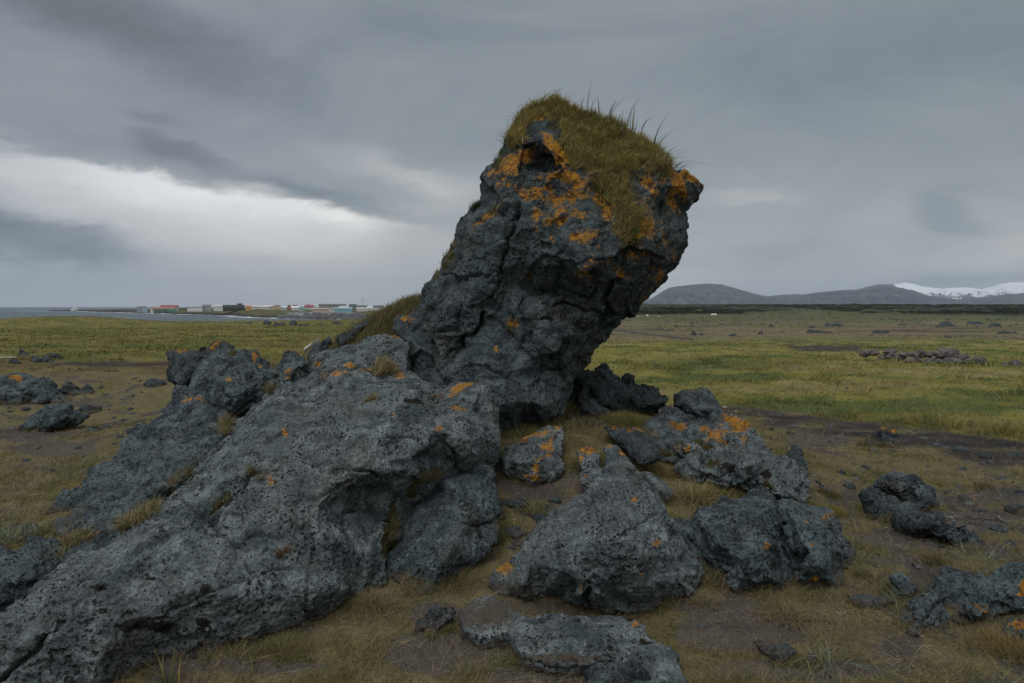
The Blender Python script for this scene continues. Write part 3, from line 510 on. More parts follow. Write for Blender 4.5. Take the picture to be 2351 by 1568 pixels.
    rock('lava_block', [(979, 1090), (1027, 1074), (1064, 1066), (1103, 1058), (1127, 1078), (1134, 1120), (1140, 1180), (1140, 1245), (1100, 1292), (1051, 1318), (1008, 1345), (979, 1368), (933, 1402), (905, 1392), (915, 1350), (890, 1325), (890, 1285), (905, 1240), (917, 1200), (930, 1160), (950, 1115)],
         'dark upright block tucked under the overhanging edge of the slab', ytb=(4.8, 3.68), inner=[(1000, 1110, -.12), (1070, 1110, -.18), (960, 1170, -.14), (1020, 1170, -.3), (1090, 1170, -.22), (980, 1240, -.16), (1040, 1250, -.26), (1100, 1230, -.1), (940, 1300, -.08), (1000, 1310, -.12)], back=(-.1, .9, -.1), edge=.3, voxel=.0085, nb=2, bulge=.15, mat='basalt', pits=.7, facet=.9, k=.9,
         moss=[(944, 1130, 12, 22, 1.3, 15), (902, 1240, 10, 30, 1.1)], cracks=[([(920, 1330), (950, 1320), (970, 1290)], 5, .04), ([(1040, 1180), (1080, 1210), (1130, 1190)], 5, .04)])
    # right hand group
    rock('boulder', [(1149, 1046), (1162, 1026), (1202, 1009), (1239, 990), (1269, 979), (1291, 985), (1298, 1005), (1285, 1031), (1294, 1068), (1291, 1084), (1258, 1106), (1222, 1121), (1184, 1099), (1158, 1087), (1150, 1064)], 'blocky grey boulder streaked with orange lichen, in grass beside the pillar foot', 'boulder', ytb=(5.6, 5.02),
         inner=[(1200, 1025, -.16), (1262, 1000, -.08), (1275, 1030, -.1), (1180, 1060, -.28), (1240, 1060, -.3), (1225, 1095, -.12)], nb=2, edge=.3, voxel=.009, k=.6, facet=.8, mat='basalt_pale', pits=.9,
         lichen=[(1262, 990, 36, 7, 1.2, -20), (1268, 1012, 12, 26, 1.0, 20), (1250, 1022, 12, 8, 1.25), (1248, 1047, 20, 7, 1.2, -15), (1232, 1075, 14, 12, .8), (1228, 1098, 26, 8, 1.15, 10), (1175, 1080, 22, 6, .8), (1160, 1060, 8, 12, .8), (1215, 1003, 26, 6, .85, -25)])
    rock('stone', [(1328, 1039), (1346, 1028), (1368, 1029), (1380, 1048), (1380, 1085), (1350, 1090), (1335, 1068)], 'small stone capped with bright orange lichen, in grass right of the blocky grey boulder', 'stone', ytb=(5.4, 5.1), nb=3, voxel=.008, k=.45, lichen=[(1345, 1036, 22, 9, 1.4, -10), (1335, 1050, 9, 16, 1.3)], mat='basalt_pale')
    rock('stone', [(1334, 1085), (1360, 1076), (1388, 1086), (1400, 1108), (1370, 1120), (1338, 1112)], 'low pale stone with faint lichen, sunk below the small lichen capped stone', 'stone', ytb=(5.1, 4.8), nb=3, voxel=.008, k=.45, lichen=[(1345, 1105, 16, 10, .8)], mat='basalt_pale')
    rock('stone', [(1386, 1034), (1398, 1020), (1416, 1024), (1440, 1050), (1462, 1075), (1440, 1082), (1392, 1078)], 'smooth flat slab of stone leaning in grass, right of the small lichen capped stone', 'stone', ytb=(5.3, 4.9), nb=2, voxel=.008, k=.35, rough=.6, lichen=[(1400, 1025, 12, 5, 1.0), (1430, 1045, 16, 4, .8, 40)], mat='basalt_pale')
    rock('flat_rock', [(1385, 980), (1424, 978), (1464, 986), (1502, 1001), (1512, 1024), (1502, 1056), (1472, 1066), (1450, 1044), (1424, 1016), (1400, 998)], 'wavy layered flat rock in grass, between the pillar foot and the lichen covered outcrop', ytb=(5.9, 5.15), nb=4, k=.7, lichen=[(1440, 985, 40, 5, .85, 8), (1480, 990, 20, 5, .8)], mat='basalt_dark')
    rock('rock_outcrop', [(1478, 992), (1498, 973), (1520, 967), (1535, 943), (1550, 939), (1572, 957), (1605, 957), (1642, 970), (1650, 990), (1625, 1030), (1590, 1060), (1530, 1060), (1500, 1030)], 'low outcrop with faint rusty lichen directly below the cube shaped boulder', 'rock outcrop', ytb=(6.7, 5.5), nb=8, k=1, bulge=.25, mat='basalt', lichen=[(1555, 975, 30, 16, .8), (1620, 985, 20, 14, .85), (1510, 1000, 16, 14, .6), (1580, 1030, 40, 14, .8)], moss=[(1530, 1040, 30, 10, 1.1), (1590, 1015, 40, 14, 1.0)])
    rock('boulder', [(1551, 906), (1561, 900), (1590, 891), (1621, 889), (1635, 898), (1646, 916), (1657, 942), (1662, 968), (1640, 975), (1600, 962), (1572, 950), (1555, 932)], 'cube shaped dark boulder standing on the low outcrop beside the meadow path', 'boulder', ytb=(7.1, 6.6), inner=[(1608, 908, -.05), (1600, 940, -.32), (1575, 925, -.22), (1635, 940, -.12)], nb=1, voxel=.009, k=.6, facet=.6, mat='basalt', lichen=[(1597, 894, 14, 4, .9)], cracks=[([(1605, 900), (1603, 930), (1612, 955)], 4, .03)])
    rock('rock_outcrop', [(1630, 1003), (1649, 984), (1658, 970), (1686, 963), (1710, 970), (1731, 990), (1753, 1016), (1776, 1038), (1802, 1050), (1834, 1064), (1856, 1086), (1867, 1105), (1868, 1130), (1858, 1148), (1830, 1145), (1790, 1141), (1752, 1132), (1700, 1120), (1656, 1112), (1600, 1102), (1562, 1080), (1560, 1055), (1585, 1038), (1610, 1028)],
         'broad jagged outcrop topped with orange lichen, behind the boulder with the long crack', 'rock outcrop', ytb=(6.2, 4.85), inner=[(1690, 985, -.1), (1670, 1010, -.3), (1720, 1030, -.25), (1640, 1045, -.15), (1690, 1060, -.25), (1750, 1060, -.3), (1620, 1075, -.12), (1720, 1095, -.18), (1790, 1080, -.28), (1820, 1105, -.22), (1770, 1110, -.1)], nb=4, bulge=.15, voxel=.01, k=1.15, facet=1.2, mat='basalt_pale',
         lichen=[(1690, 975, 38, 14, 1.35, 10), (1722, 1000, 18, 10, 1.2), (1650, 1005, 40, 14, .95, -10), (1665, 1025, 14, 14, .9), (1620, 1020, 30, 10, .7), (1700, 1010, 30, 14, .7)], moss=[(1640, 1060, 30, 14, .9), (1610, 1030, 40, 14, 1.1), (1765, 1110, 14, 14, 1.1)], black=[(1680, 1075, 26, 11, 1.1), (1720, 1085, 22, 9, 1.0, 30), (1760, 1090, 12, 20, .9), (1800, 1060, 22, 6, .8, 30), (1640, 1060, 16, 6, .8)])
    rock('rock', [(1795, 1055), (1812, 1036), (1827, 1025), (1846, 1042), (1858, 1064), (1858, 1090), (1830, 1080)], 'dark triangular rock leaning on the right shoulder of the broad jagged outcrop', ytb=(6.1, 5.75), nb=3, voxel=.009, k=.6, mat='basalt_dark')
    rock('boulder', [(1398, 1083), (1424, 1068), (1450, 1069), (1466, 1086), (1490, 1108), (1516, 1134), (1531, 1175), (1550, 1201), (1572, 1245), (1594, 1268), (1609, 1293), (1617, 1319), (1615, 1352), (1603, 1384), (1564, 1380), (1531, 1390), (1494, 1404), (1435, 1418), (1391, 1412), (1365, 1403), (1335, 1398), (1316, 1384), (1258, 1378), (1213, 1376), (1147, 1366), (1130, 1335), (1158, 1301), (1191, 1278), (1210, 1245), (1232, 1219), (1258, 1190), (1298, 1164), (1350, 1127), (1376, 1105)],
         'biggest pitted grey boulder, cone shaped, in the middle of the group beside the slab', 'boulder', ytb=(4.75, 3.62), innz=[(1430, 1095, .52), (1400, 1130, .53), (1460, 1150, .47), (1350, 1180, .43), (1420, 1200, .47), (1500, 1210, .4), (1290, 1230, .35), (1360, 1260, .40), (1440, 1275, .40), (1530, 1270, .30), (1220, 1290, .21), (1290, 1310, .27), (1380, 1345, .2), (1470, 1345, .2), (1560, 1330, .16), (1200, 1340, .12), (1590, 1310, .13)], inner=[][:0] and [(1430, 1095, -.05), (1400, 1130, -.15), (1460, 1150, -.2), (1350, 1180, -.2), (1420, 1200, -.3), (1500, 1210, -.22), (1290, 1230, -.16), (1360, 1260, -.36), (1440, 1270, -.4), (1530, 1270, -.24), (1220, 1290, -.08), (1290, 1310, -.2), (1380, 1340, -.28), (1470, 1340, -.3), (1560, 1330, -.2), (1200, 1340, -.06), (1590, 1310, -.1)],
         back=(0, 1.0, -.4), edge=.35, voxel=.0082, nb=2, bulge=.2, k=.9, facet=.8, cell=3.4, pits=1.2, key='cone', mat='basalt_pale', rough=.85,
         cracks=[([(1345, 1345), (1335, 1370), (1350, 1395)], 6, .06), ([(1500, 1170), (1530, 1195), (1570, 1250)], 6, .05), ([(1340, 1135), (1380, 1110), (1375, 1095)], 4, .04), ([(1560, 1330), (1580, 1350), (1575, 1375)], 7, .05), ([(1400, 1230), (1460, 1210), (1500, 1180)], 5, .03)], dents=[(1350, 1345, 8, 14, .05), (1570, 1300, 16, 30, .05, 20), (1460, 1090, 14, 8, .04)],
         lichen=[(1166, 1312, 20, 12, 1.1), (1507, 1247, 9, 6, 1.25), (1184, 1280, 6, 10, .9), (1335, 1335, 5, 9, 1.0), (1455, 1150, 6, 4, 1.1), (1474, 1319, 6, 5, .8), (1383, 1100, 6, 5, .7)], soil=[(1200, 1350, 80, 20, .7)])
    rock('stone', [(1468, 1090), (1478, 1080), (1500, 1084), (1530, 1110), (1548, 1135), (1530, 1150), (1495, 1130)], 'smooth grey stone wedged behind the top of the cone shaped boulder', 'stone', ytb=(5.1, 4.85), nb=3, voxel=.008, k=.35, rough=.7, mat='basalt_pale')
    rock('boulder', [(1549, 1194), (1590, 1186), (1609, 1172), (1646, 1164), (1664, 1140), (1686, 1149), (1716, 1146), (1746, 1135), (1775, 1142), (1787, 1160), (1793, 1201), (1799, 1249), (1814, 1282), (1825, 1323), (1829, 1352), (1800, 1363), (1746, 1368), (1731, 1362), (1727, 1376), (1708, 1380), (1671, 1356), (1634, 1336), (1618, 1310), (1600, 1268), (1564, 1231)],
         'dark wrinkled boulder with a scooped left shoulder, right of the cone shaped boulder', 'boulder', ytb=(4.75, 3.8), innz=[(1700, 1215, .36), (1680, 1180, .38), (1745, 1175, .39), (1620, 1205, .3), (1655, 1250, .27), (1700, 1290, .22), (1760, 1250, .3), (1770, 1320, .13), (1700, 1345, .08)], inner=[][:0] and [(1620, 1200, -.1), (1680, 1180, -.1), (1700, 1210, -.28), (1745, 1170, -.12), (1660, 1250, -.2), (1700, 1290, -.26), (1760, 1250, -.24), (1770, 1320, -.14), (1700, 1340, -.1), (1720, 1240, -.22)], back=(0, .8, -.3), edge=.3, voxel=.0082, nb=2, bulge=.15, k=.85, mat='basalt', facet=.8,
         dents=[(1700, 1225, 22, 26, .06), (1600, 1215, 20, 10, .04)], lichen=[(1757, 1256, 6, 6, 1.1), (1770, 1345, 5, 4, .9)])
    rock('boulder', [(1778, 1152), (1812, 1147), (1849, 1159), (1879, 1170), (1905, 1190), (1920, 1223), (1945, 1241), (1964, 1271), (1962, 1288), (1936, 1309), (1933, 1343), (1905, 1360), (1875, 1349), (1845, 1350), (1829, 1355), (1812, 1330), (1800, 1285), (1785, 1250), (1778, 1200)], 'rounded dark boulder with a lichen rim, split by the long crack from the scooped boulder', 'boulder', ytb=(4.8, 3.85),
         innz=[(1820, 1190, .37), (1860, 1190, .36), (1890, 1220, .32), (1840, 1240, .31), (1920, 1265, .2), (1870, 1290, .22), (1900, 1330, .08), (1840, 1320, .1)], inner=[][:0] and [(1820, 1190, -.1), (1860, 1190, -.12), (1890, 1220, -.2), (1840, 1240, -.22), (1920, 1265, -.16), (1870, 1290, -.24), (1900, 1330, -.1), (1840, 1310, -.1)], back=(.05, .8, -.3), edge=.3, voxel=.0085, nb=1, bulge=.1, k=.8, mat='basalt', facet=.9, lichen=[(1830, 1155, 26, 5, 1.2, 12), (1868, 1172, 14, 5, 1.0), (1895, 1193, 12, 6, .9), (1862, 1250, 8, 10, .8), (1875, 1333, 12, 8, 1.1), (1830, 1175, 6, 6, .9), (1855, 1195, 8, 5, .9)],
         cracks=[([(1805, 1165), (1815, 1200), (1800, 1210)], 6, .04), ([(1846, 1260), (1850, 1300), (1835, 1320)], 6, .05), ([(1935, 1235), (1940, 1300)], 5, .04)])
    rock('flat_rock', [(1052, 1402), (1082, 1376), (1125, 1360), (1160, 1385), (1184, 1408), (1223, 1415), (1263, 1406), (1328, 1410), (1394, 1411), (1434, 1417), (1483, 1434), (1494, 1463), (1526, 1474), (1556, 1503), (1563, 1536), (1590, 1600), (1480, 1620), (1427, 1530), (1328, 1527), (1263, 1521), (1213, 1508), (1184, 1485), (1177, 1458), (1105, 1465), (1066, 1445)],
         'low flat rock blotched with black crust, in front of the cone shaped boulder', ytb=(3.56, 2.66), inner=[(1120, 1400, -.06), (1230, 1440, -.05), (1330, 1440, -.08), (1430, 1450, -.08), (1300, 1490, -.05), (1400, 1490, -.08), (1480, 1510, -.06), (1520, 1540, -.05)], back=(0, .15, -.35), edge=.8, voxel=.007, nb=0, k=.42, facet=.6, mat='basalt_pale', pits=1.1,
         black=[(1335, 1432, 26, 12, 1.1, 30), (1418, 1488, 26, 16, 1.25), (1440, 1425, 20, 8, 1.1, -20), (1480, 1470, 22, 10, 1.0), (1100, 1420, 40, 24, .8), (1140, 1440, 36, 16, .7)], lichen=[(1458, 1432, 9, 4, 1.2), (1515, 1470, 5, 8, 1.0), (1245, 1480, 4, 6, .7)], soil=[(1120, 1410, 90, 50, .95), (1300, 1510, 140, 18, .85), (1480, 1540, 60, 20, .4), (1180, 1380, 60, 20, .6)])
def hit(u, v, y0=2.2, y1=3000.):
    ys = np.geomspace(y0, y1, 1500); a = PA(np.stack([np.full_like(ys, u), np.full_like(ys, v), ys], 1))
    below = a[:, 2] < height(a[:, 0], a[:, 1]); k = np.argmax(below)
    if not below.any(): return ys[-1]
    lo, hi = ys[max(k - 1, 0)], ys[k]
    for _ in range(12):
        m = (lo + hi) / 2; p = P(u, v, m)
        if p[2] < gz(p[0], p[1]): hi = m
        else: lo = m
    return lo
def srock(name, pts, label, cat='rock', sink=.25, mat='basalt_dark', nb=4, **kw):
    vb = max(p[1] for p in pts); vt = min(p[1] for p in pts); uc = sum(p[0] for p in pts) / len(pts)
    yb = hit(uc, vb - .12 * (vb - vt)); px = yb / F; w = (max(p[0] for p in pts) - min(p[0] for p in pts)) * px; h = (vb - vt) * px
    ext = [(p[0], p[1] + sink * (vb - vt) * (p[1] - vt) / (vb - vt + .01)) for p in pts]
    size = min(w, h * 2.); kw.setdefault('voxel', max(.0085, yb * .0013)); kw.setdefault('k', min(1, .35 + size)); kw.setdefault('bulge', .3 * size)
    return rock(name, ext, label, cat, ytb=(yb + .25 * size, yb - .02), nb=nb, mat=mat, back=(0, .7 * size, -.1 * size), **kw)
def small_rocks():
    srock('rock', [(1309, 890), (1319, 865), (1345, 852), (1374, 845), (1391, 838), (1401, 848), (1420, 868), (1434, 878), (1440, 865), (1452, 861), (1460, 878), (1483, 894), (1493, 888), (1509, 891), (1522, 911), (1533, 927), (1500, 934), (1460, 928), (1420, 930), (1394, 922), (1355, 913), (1320, 908)],
          'dark jagged outcrop with spiky top just behind the right foot of the pillar', 'rock outcrop', nb=12, bulge=.3, k=1., facet=1.4) if 0 else \
    rock('rock_outcrop', [(1295, 930), (1300, 890), (1319, 865), (1345, 852), (1374, 845), (1391, 838), (1401, 848), (1420, 868), (1434, 878), (1440, 865), (1452, 861), (1460, 878), (1483, 894), (1493, 888), (1509, 891), (1522, 911), (1533, 930), (1500, 950), (1460, 950), (1420, 950), (1394, 940), (1355, 935), (1320, 940)],
         'dark jagged outcrop with spiky top just behind the right foot of the pillar', 'rock outcrop', ytb=(7.6, 7.0), nb=12, bulge=.28, k=.9, facet=1.3, mat='basalt_dark', voxel=.01)
    rock('rock', [(1330, 925), (1355, 914), (1374, 925), (1404, 943), (1398, 958), (1361, 955), (1340, 940)], 'small dark rock in grass between the pillar foot and the spiky outcrop', ytb=(6.75, 6.5), nb=3, k=.6, mat='basalt_dark')
    rock('lava_crag', [(690, 850), (705, 818), (717, 800), (739, 781), (754, 770), (761, 780), (755, 794), (735, 810), (715, 840)], 'narrow dark crag at the lower end of the grassy bank left of the pillar', ytb=(7.6, 7.2), nb=4, k=.7, mat='basalt_dark')
    rock('lava_crag', [(778, 776), (798, 760), (822, 744), (840, 734), (853, 732), (855, 742), (838, 758), (815, 778), (787, 792)], 'dark crag with a pale edge higher on the grassy bank, above the narrow one', ytb=(8.1, 7.8), nb=4, k=.7, mat='basalt_dark')
    rock('lava_crag', [(905, 738), (925, 722), (945, 722), (952, 745), (935, 772), (912, 768), (900, 755)], 'brownish dark crag on the grassy bank touching the left flank of the pillar', ytb=(7.3, 6.9), nb=4, k=.7, mat='basalt_dark', lichen=[(930, 736, 14, 8, 1.0)])
    A = srock
    A('boulder', [(1986, 1127), (2002, 1118), (2029, 1134), (2063, 1142), (2079, 1161), (2085, 1188), (2075, 1204), (2044, 1200), (2013, 1188), (1990, 1161)], 'round blackish boulder on the right hand slope, lower of two neighbours', 'boulder', nb=3)
    A('boulder', [(2032, 1107), (2056, 1092), (2098, 1091), (2110, 1109), (2140, 1119), (2145, 1146), (2156, 1180), (2121, 1170), (2083, 1140), (2044, 1123)], 'grey humped boulder on the right hand slope, just above the round blackish one', 'boulder', mat='basalt', nb=4)
    A('rock', [(2113, 1203), (2129, 1188), (2179, 1200), (2217, 1195), (2260, 1226), (2258, 1236), (2270, 1261), (2236, 1267), (2198, 1244), (2160, 1224)], 'long black rubble rock on the right hand slope, below the round blackish boulder', nb=9, facet=1.6, sink=.7, k=1.)
    A('rock', [(2052, 1327), (2071, 1317), (2098, 1338), (2133, 1357), (2137, 1380), (2110, 1382), (2083, 1369), (2056, 1354)], 'smooth wedge shaped grey rock in grass near the lichen outcrop on the right', mat='basalt', nb=2, rough=.6)
    A('rock', [(1944, 1366), (2006, 1366), (2056, 1384), (2048, 1397), (1986, 1393), (1952, 1378)], 'flat black rock lying left of the smooth wedge shaped rock', nb=3)
    A('rock_outcrop', [(2163, 1361), (2194, 1337), (2221, 1346), (2256, 1333), (2298, 1330), (2333, 1314), (2380, 1310), (2420, 1330), (2410, 1390), (2375, 1392), (2313, 1394), (2283, 1402), (2260, 1423), (2221, 1431), (2190, 1423), (2175, 1390)], 'craggy outcrop with a thick orange lichen band, low at the right of the photo', 'rock outcrop', mat='basalt', nb=9, facet=1.3, lichen=[(2340, 1345, 36, 12, 1.4, -35), (2320, 1355, 20, 10, 1.0), (2250, 1385, 20, 10, .9, 40), (2250, 1367, 8, 5, 1.0), (2320, 1420, 8, 5, .8), (2250, 1410, 12, 5, .8)], k=.9)
    A('flat_rock', [(2060, 1427), (2102, 1392), (2144, 1373), (2175, 1380), (2192, 1410), (2180, 1448), (2121, 1455), (2071, 1442)], 'flat cracked rock half buried left of the craggy lichen outcrop', mat='basalt', nb=3, cracks=[([(2075, 1435), (2130, 1410), (2160, 1385)], 5, .04)])
    A('rock', [(2322, 1455), (2335, 1430), (2375, 1425), (2440, 1440), (2420, 1490), (2350, 1475)], 'small rock with an orange lichen patch below the craggy lichen outcrop', mat='basalt', nb=3, lichen=[(2345, 1442, 22, 9, 1.3)])
    A('stone', [(1960, 1311), (1979, 1299), (2002, 1307), (2004, 1323), (1975, 1322)], 'small grey stone in grass just right of the rounded boulder with a lichen rim', 'stone', mat='basalt', nb=2)
    A('stone', [(2128, 1285), (2155, 1279), (2160, 1291), (2145, 1294)], 'tiny black stone in grass below the round blackish boulder', 'stone', nb=2)
    A('rock', [(1983, 1012), (2000, 1007), (2013, 1010), (2014, 988), (2029, 980), (2040, 986), (2060, 982), (2067, 1003), (2081, 1026), (2050, 1030), (2005, 1024)], 'black rock with orange lichen on top, standing alone on the dark gravel path', nb=5, lichen=[(2032, 984, 12, 5, 1.4), (2052, 990, 10, 8, 1.2), (2066, 1005, 6, 8, 1.)])
    A('rock', [(1875, 1104), (1900, 1112), (1925, 1130), (1935, 1144), (1915, 1142), (1885, 1122)], 'thin dark rock ledge below the dark triangular rock', nb=2)
    A('flat_rock', [(1736, 1478), (1760, 1483), (1813, 1476), (1840, 1492), (1832, 1511), (1808, 1530), (1782, 1519), (1759, 1500)], 'flat dark rock sunk in black sand under the two cracked boulders', nb=3, soil=[(1740, 1480, 40, 20, .8)])
    A('stone', [(1844, 1508), (1875, 1504), (1872, 1531), (1856, 1524)], 'small pointed black stone beside the flat dark rock in black sand', 'stone', nb=1)
    A('rock', [(2200, 1134), (2218, 1133), (2233, 1149), (2210, 1150)], 'small dark rock on the right hand slope, above the long black rubble rock', nb=2)
    A('rock', [(2318, 1165), (2340, 1158), (2380, 1162), (2385, 1182), (2335, 1180)], 'dark rock at the right edge of the photo, on the slope', nb=3)
    A('stone', [(2235, 1106), (2250, 1104), (2268, 1118), (2255, 1124), (2240, 1116)], 'small dark stone highest on the right hand slope', 'stone', nb=2)
    A('rock', [(948, 1462), (960, 1430), (990, 1400), (1035, 1395), (1052, 1408), (1040, 1440), (1000, 1462)], 'dark crumbly rock half buried in sand between the slab and the low flat rock', nb=4, soil=[(980, 1440, 60, 30, .6)])
    A('rock', [(1340, 1568), (1360, 1548), (1420, 1540), (1470, 1552), (1490, 1600), (1400, 1640), (1350, 1620)], 'black rock cut by the lower edge of the photo, touching the low flat rock', nb=3)
    # rubble lying in the soil between the slab and the cone shaped boulder, and on the right slope
    rg = np.random.default_rng(5); first = None; n = 0
    spots = [(1160, 1155, 14), (1190, 1160, 20), (1215, 1150, 12), (1252, 1165, 16), (1240, 1195, 18), (1185, 1225, 24), (1215, 1232, 14), (1160, 1215, 12), (1205, 1180, 10), (1275, 1150, 12), (1175, 1260, 14), (1905, 1165, 14), (1950, 1120, 18), (1930, 1085, 12), (1985, 1075, 16), (2060, 1225, 10),
             (2290, 1215, 24), (2320, 1250, 18), (2255, 1175, 12), (2180, 1160, 20), (2300, 1100, 14), (2340, 1130, 12), (2210, 1080, 16), (2130, 1070, 10), (1890, 1195, 9), (1610, 1440, 9), (1955, 1250, 8), (2015, 1270, 10), (1700, 1405, 8), (2280, 1470, 9), (2230, 1490, 12), (1060, 1450, 12),
             (60, 1060, 16), (120, 1085, 22), (150, 1125, 18), (265, 1020, 18), (90, 1140, 12), (180, 1030, 16), (200, 1050, 20), (20, 1110, 14), (60, 940, 16), (105, 918, 12), (245, 905, 22), (270, 895, 14), (230, 890, 12), (215, 990, 26), (245, 982, 18), (195, 1000, 14), (300, 940, 12), (285, 965, 10),
             (345, 905, 10), (20, 945, 14), (180, 965, 12), (310, 870, 10), (380, 870, 10), (110, 900, 12), (275, 1005, 14), (1680, 1010, 7), (1900, 1000, 10), (2150, 1020, 18), (2200, 1035, 26), (2260, 1050, 16), (2330, 1045, 18), (2100, 1050, 12), (1760, 965, 8), (2300, 1020, 12), (2240, 1010, 10)]
    protos = []
    for k in range(4):
        pts = [(math.cos(a) * rg.uniform(.7, 1.15), math.sin(a) * rg.uniform(.5, .95)) for a in np.arange(0, 6.28, .7)]
        protos.append(pts)
    sources = {}
    for u, v, w in spots:
        side = 'in the gap between the slab and the cone shaped boulder' if 1100 < u < 1300 and v < 1300 else 'on the slope right of the boulders' if u > 1600 else 'on the brown flat left of the slab' if u < 500 else 'in the sand before the slab'
        k = n % 4; y = hit(u, v); n += 1; x, yy, z = P(u, v, y); z = gz(x, yy); s = w / F * y / .2 * (2.4 if 1100 < u < 1300 else 1.8 if u > 1100 else 1.3)
        if k not in sources:
            srcs = rock('stone', [(1175 + p[0] * 60, 784 + p[1] * 60, 2.6) for p in protos[k]], 'x', 'stone', nb=4, voxel=.011, k=.45, pits=.5, mat='basalt_dark', seed=50 + k, bulge=.05, back=(0, .16, 0)); sources[k] = srcs; o = srcs
        else: o = sources[k].copy(); COL.objects.link(o)
        o.location = (x, yy, z - .07 * s); o.scale = (s, s, s * rg.uniform(.55, .9)); o.rotation_euler = (0, 0, rg.uniform(0, 6.28))
        o['label'] = 'loose dark stone lying ' + side; o['group'] = 'loose stones ' + side
    L = 'on the brown flat left of the slab'
    A('rock_outcrop', [(-60, 880), (0, 867), (31, 863), (77, 866), (105, 876), (129, 896), (160, 915), (145, 924), (110, 912), (92, 924), (55, 925), (31, 932), (-20, 935), (-70, 932)], 'large dark outcrop with one orange lichen spot at the left edge of the photo', 'rock outcrop', nb=10, mat='basalt', facet=1.4, lichen=[(36, 870, 14, 4, 1.4)], k=.9)
    A('rock', [(3, 988), (25, 974), (52, 969), (92, 944), (123, 935), (151, 938), (167, 956), (148, 970), (108, 985), (62, 990), (28, 997)], 'long low dark rock lying slantwise, below the large dark outcrop on the left', nb=7, mat='basalt', facet=1.3)
    A('rock', [(130, 892), (150, 877), (178, 891), (196, 898), (185, 910), (160, 910)], 'dark hummocky rock just right of the large dark outcrop on the left', nb=4)
    A('rock', [(184, 892), (200, 880), (213, 894), (212, 907), (190, 905)], 'small dark knob rock, second to the right from the large dark outcrop', nb=3)
    A('rock', [(178, 933), (197, 928), (228, 932), (226, 951), (185, 952)], 'squat dark rock right of the long slantwise rock', nb=3)
    A('rock', [(325, 884), (334, 872), (348, 869), (370, 876), (375, 888), (335, 891)], 'isolated dark rock on the brown flat, left of the jagged block', nb=4)
    A('rock', [(38, 812), (46, 798), (55, 806), (70, 814), (66, 820), (42, 820)], 'pointed dark rock at the meadow edge, far left', nb=3)
    A('rock', [(96, 816), (110, 810), (135, 812), (143, 819), (110, 822)], 'low dark rock at the meadow edge, right of the pointed one', nb=3)
    A('rock', [(66, 826), (75, 817), (90, 822), (88, 832), (70, 832)], 'dark rock on the near side of the pointed rock at the meadow edge', nb=3)
    A('rock', [(90, 829), (105, 819), (120, 825), (128, 833), (95, 834)], 'broken dark rock at the left end of the dark gravel strip', nb=3)
    A('rock', [(18, 830), (30, 823), (46, 828), (44, 836), (20, 836)], 'flat dark rock beside the bleached driftwood pole', nb=3)
    # far rocks: u, v(centre), w, h
    far = [(572, 741, 16, 7, 'small grey rock, leftmost of the far row before the bay'), (612, 740, 24, 12, 'grey rock next to the lichen topped one in the far row before the bay'), (640, 741, 34, 15, 'dark rock with orange lichen top in the far row before the bay'), (672, 740, 22, 16, 'upright grey rock in the far row before the bay'),
           (698, 744, 32, 8, 'long flat rock right of the upright grey rock before the bay'), (737, 743, 18, 6, 'small low rock between the upright grey rock and the bank'), (775, 740, 32, 8, 'dark low rock before the sea wall'), (812, 741, 30, 7, 'dark rock where the meadow meets the bank'),
           (1593, 764, 19, 13, 'bluish boulder on the brown plain, left of a close pair'), (1609, 765, 13, 11, 'smaller boulder of the close pair on the brown plain'), (1746, 764, 17, 8, 'lone dark boulder on the brown plain, right of the close pair'), (1683, 768, 26, 7, 'flat rubble rock between the pair and the lone boulder'),
           (1515, 755, 22, 5, 'flat dark rock on the plain nearest to the pillar head'), (1770, 746, 15, 10, 'pointed rock on the plain, above the lone dark boulder'), (1878, 759, 54, 12, 'wide dark hummock rock in the middle of the brown plain'), (1862, 750, 28, 7, 'grey rock on top of the wide dark hummock'),
           (1917, 744, 54, 12, 'long jagged lava rock behind the wide dark hummock'), (2023, 761, 46, 9, 'low lava rock on the plain above the stone wall'), (2074, 744, 30, 7, 'small lava rock left of the large lava mass on the plain'), (2174, 744, 52, 14, 'large lava mass on the far right plain'),
           (2240, 739, 42, 12, 'brown lava rock behind the large lava mass'), (2282, 745, 46, 10, 'dark lava rock near the right edge of the plain'), (2322, 747, 18, 6, 'small lava rock nearest the right edge of the plain'), (2312, 762, 60, 8, 'long low lava rock in front of the dark lava rock near the right edge'), (1508, 840, 14, 7, 'small brown clod in the meadow behind the spiky outcrop'),
           (2176, 773, 20, 5, 'thin dark rock directly above the stone wall')]
    for u, v, w, h, lb in far:
        pts = []; hh = hash_s(lb); rr = np.random.default_rng(hh % 1000)
        for a in np.linspace(math.pi, 2 * math.pi, 8): pts.append((u + math.cos(a) * w / 2, v + h / 2 + math.sin(a) * h * rr.uniform(.6, 1.1)))
        pts += [(u + w / 2, v + h / 2), (u, v + h * .55), (u - w / 2, v + h / 2)]
        A('far_rock', pts, lb, 'rock', nb=4, sink=.4, k=1.6, pits=0, lichen=[(u, v - h * .3, 12, 4, 1.3)] if 'orange' in lb else (), voxel=max(.03, hit(u, v + h / 2) * .0013))
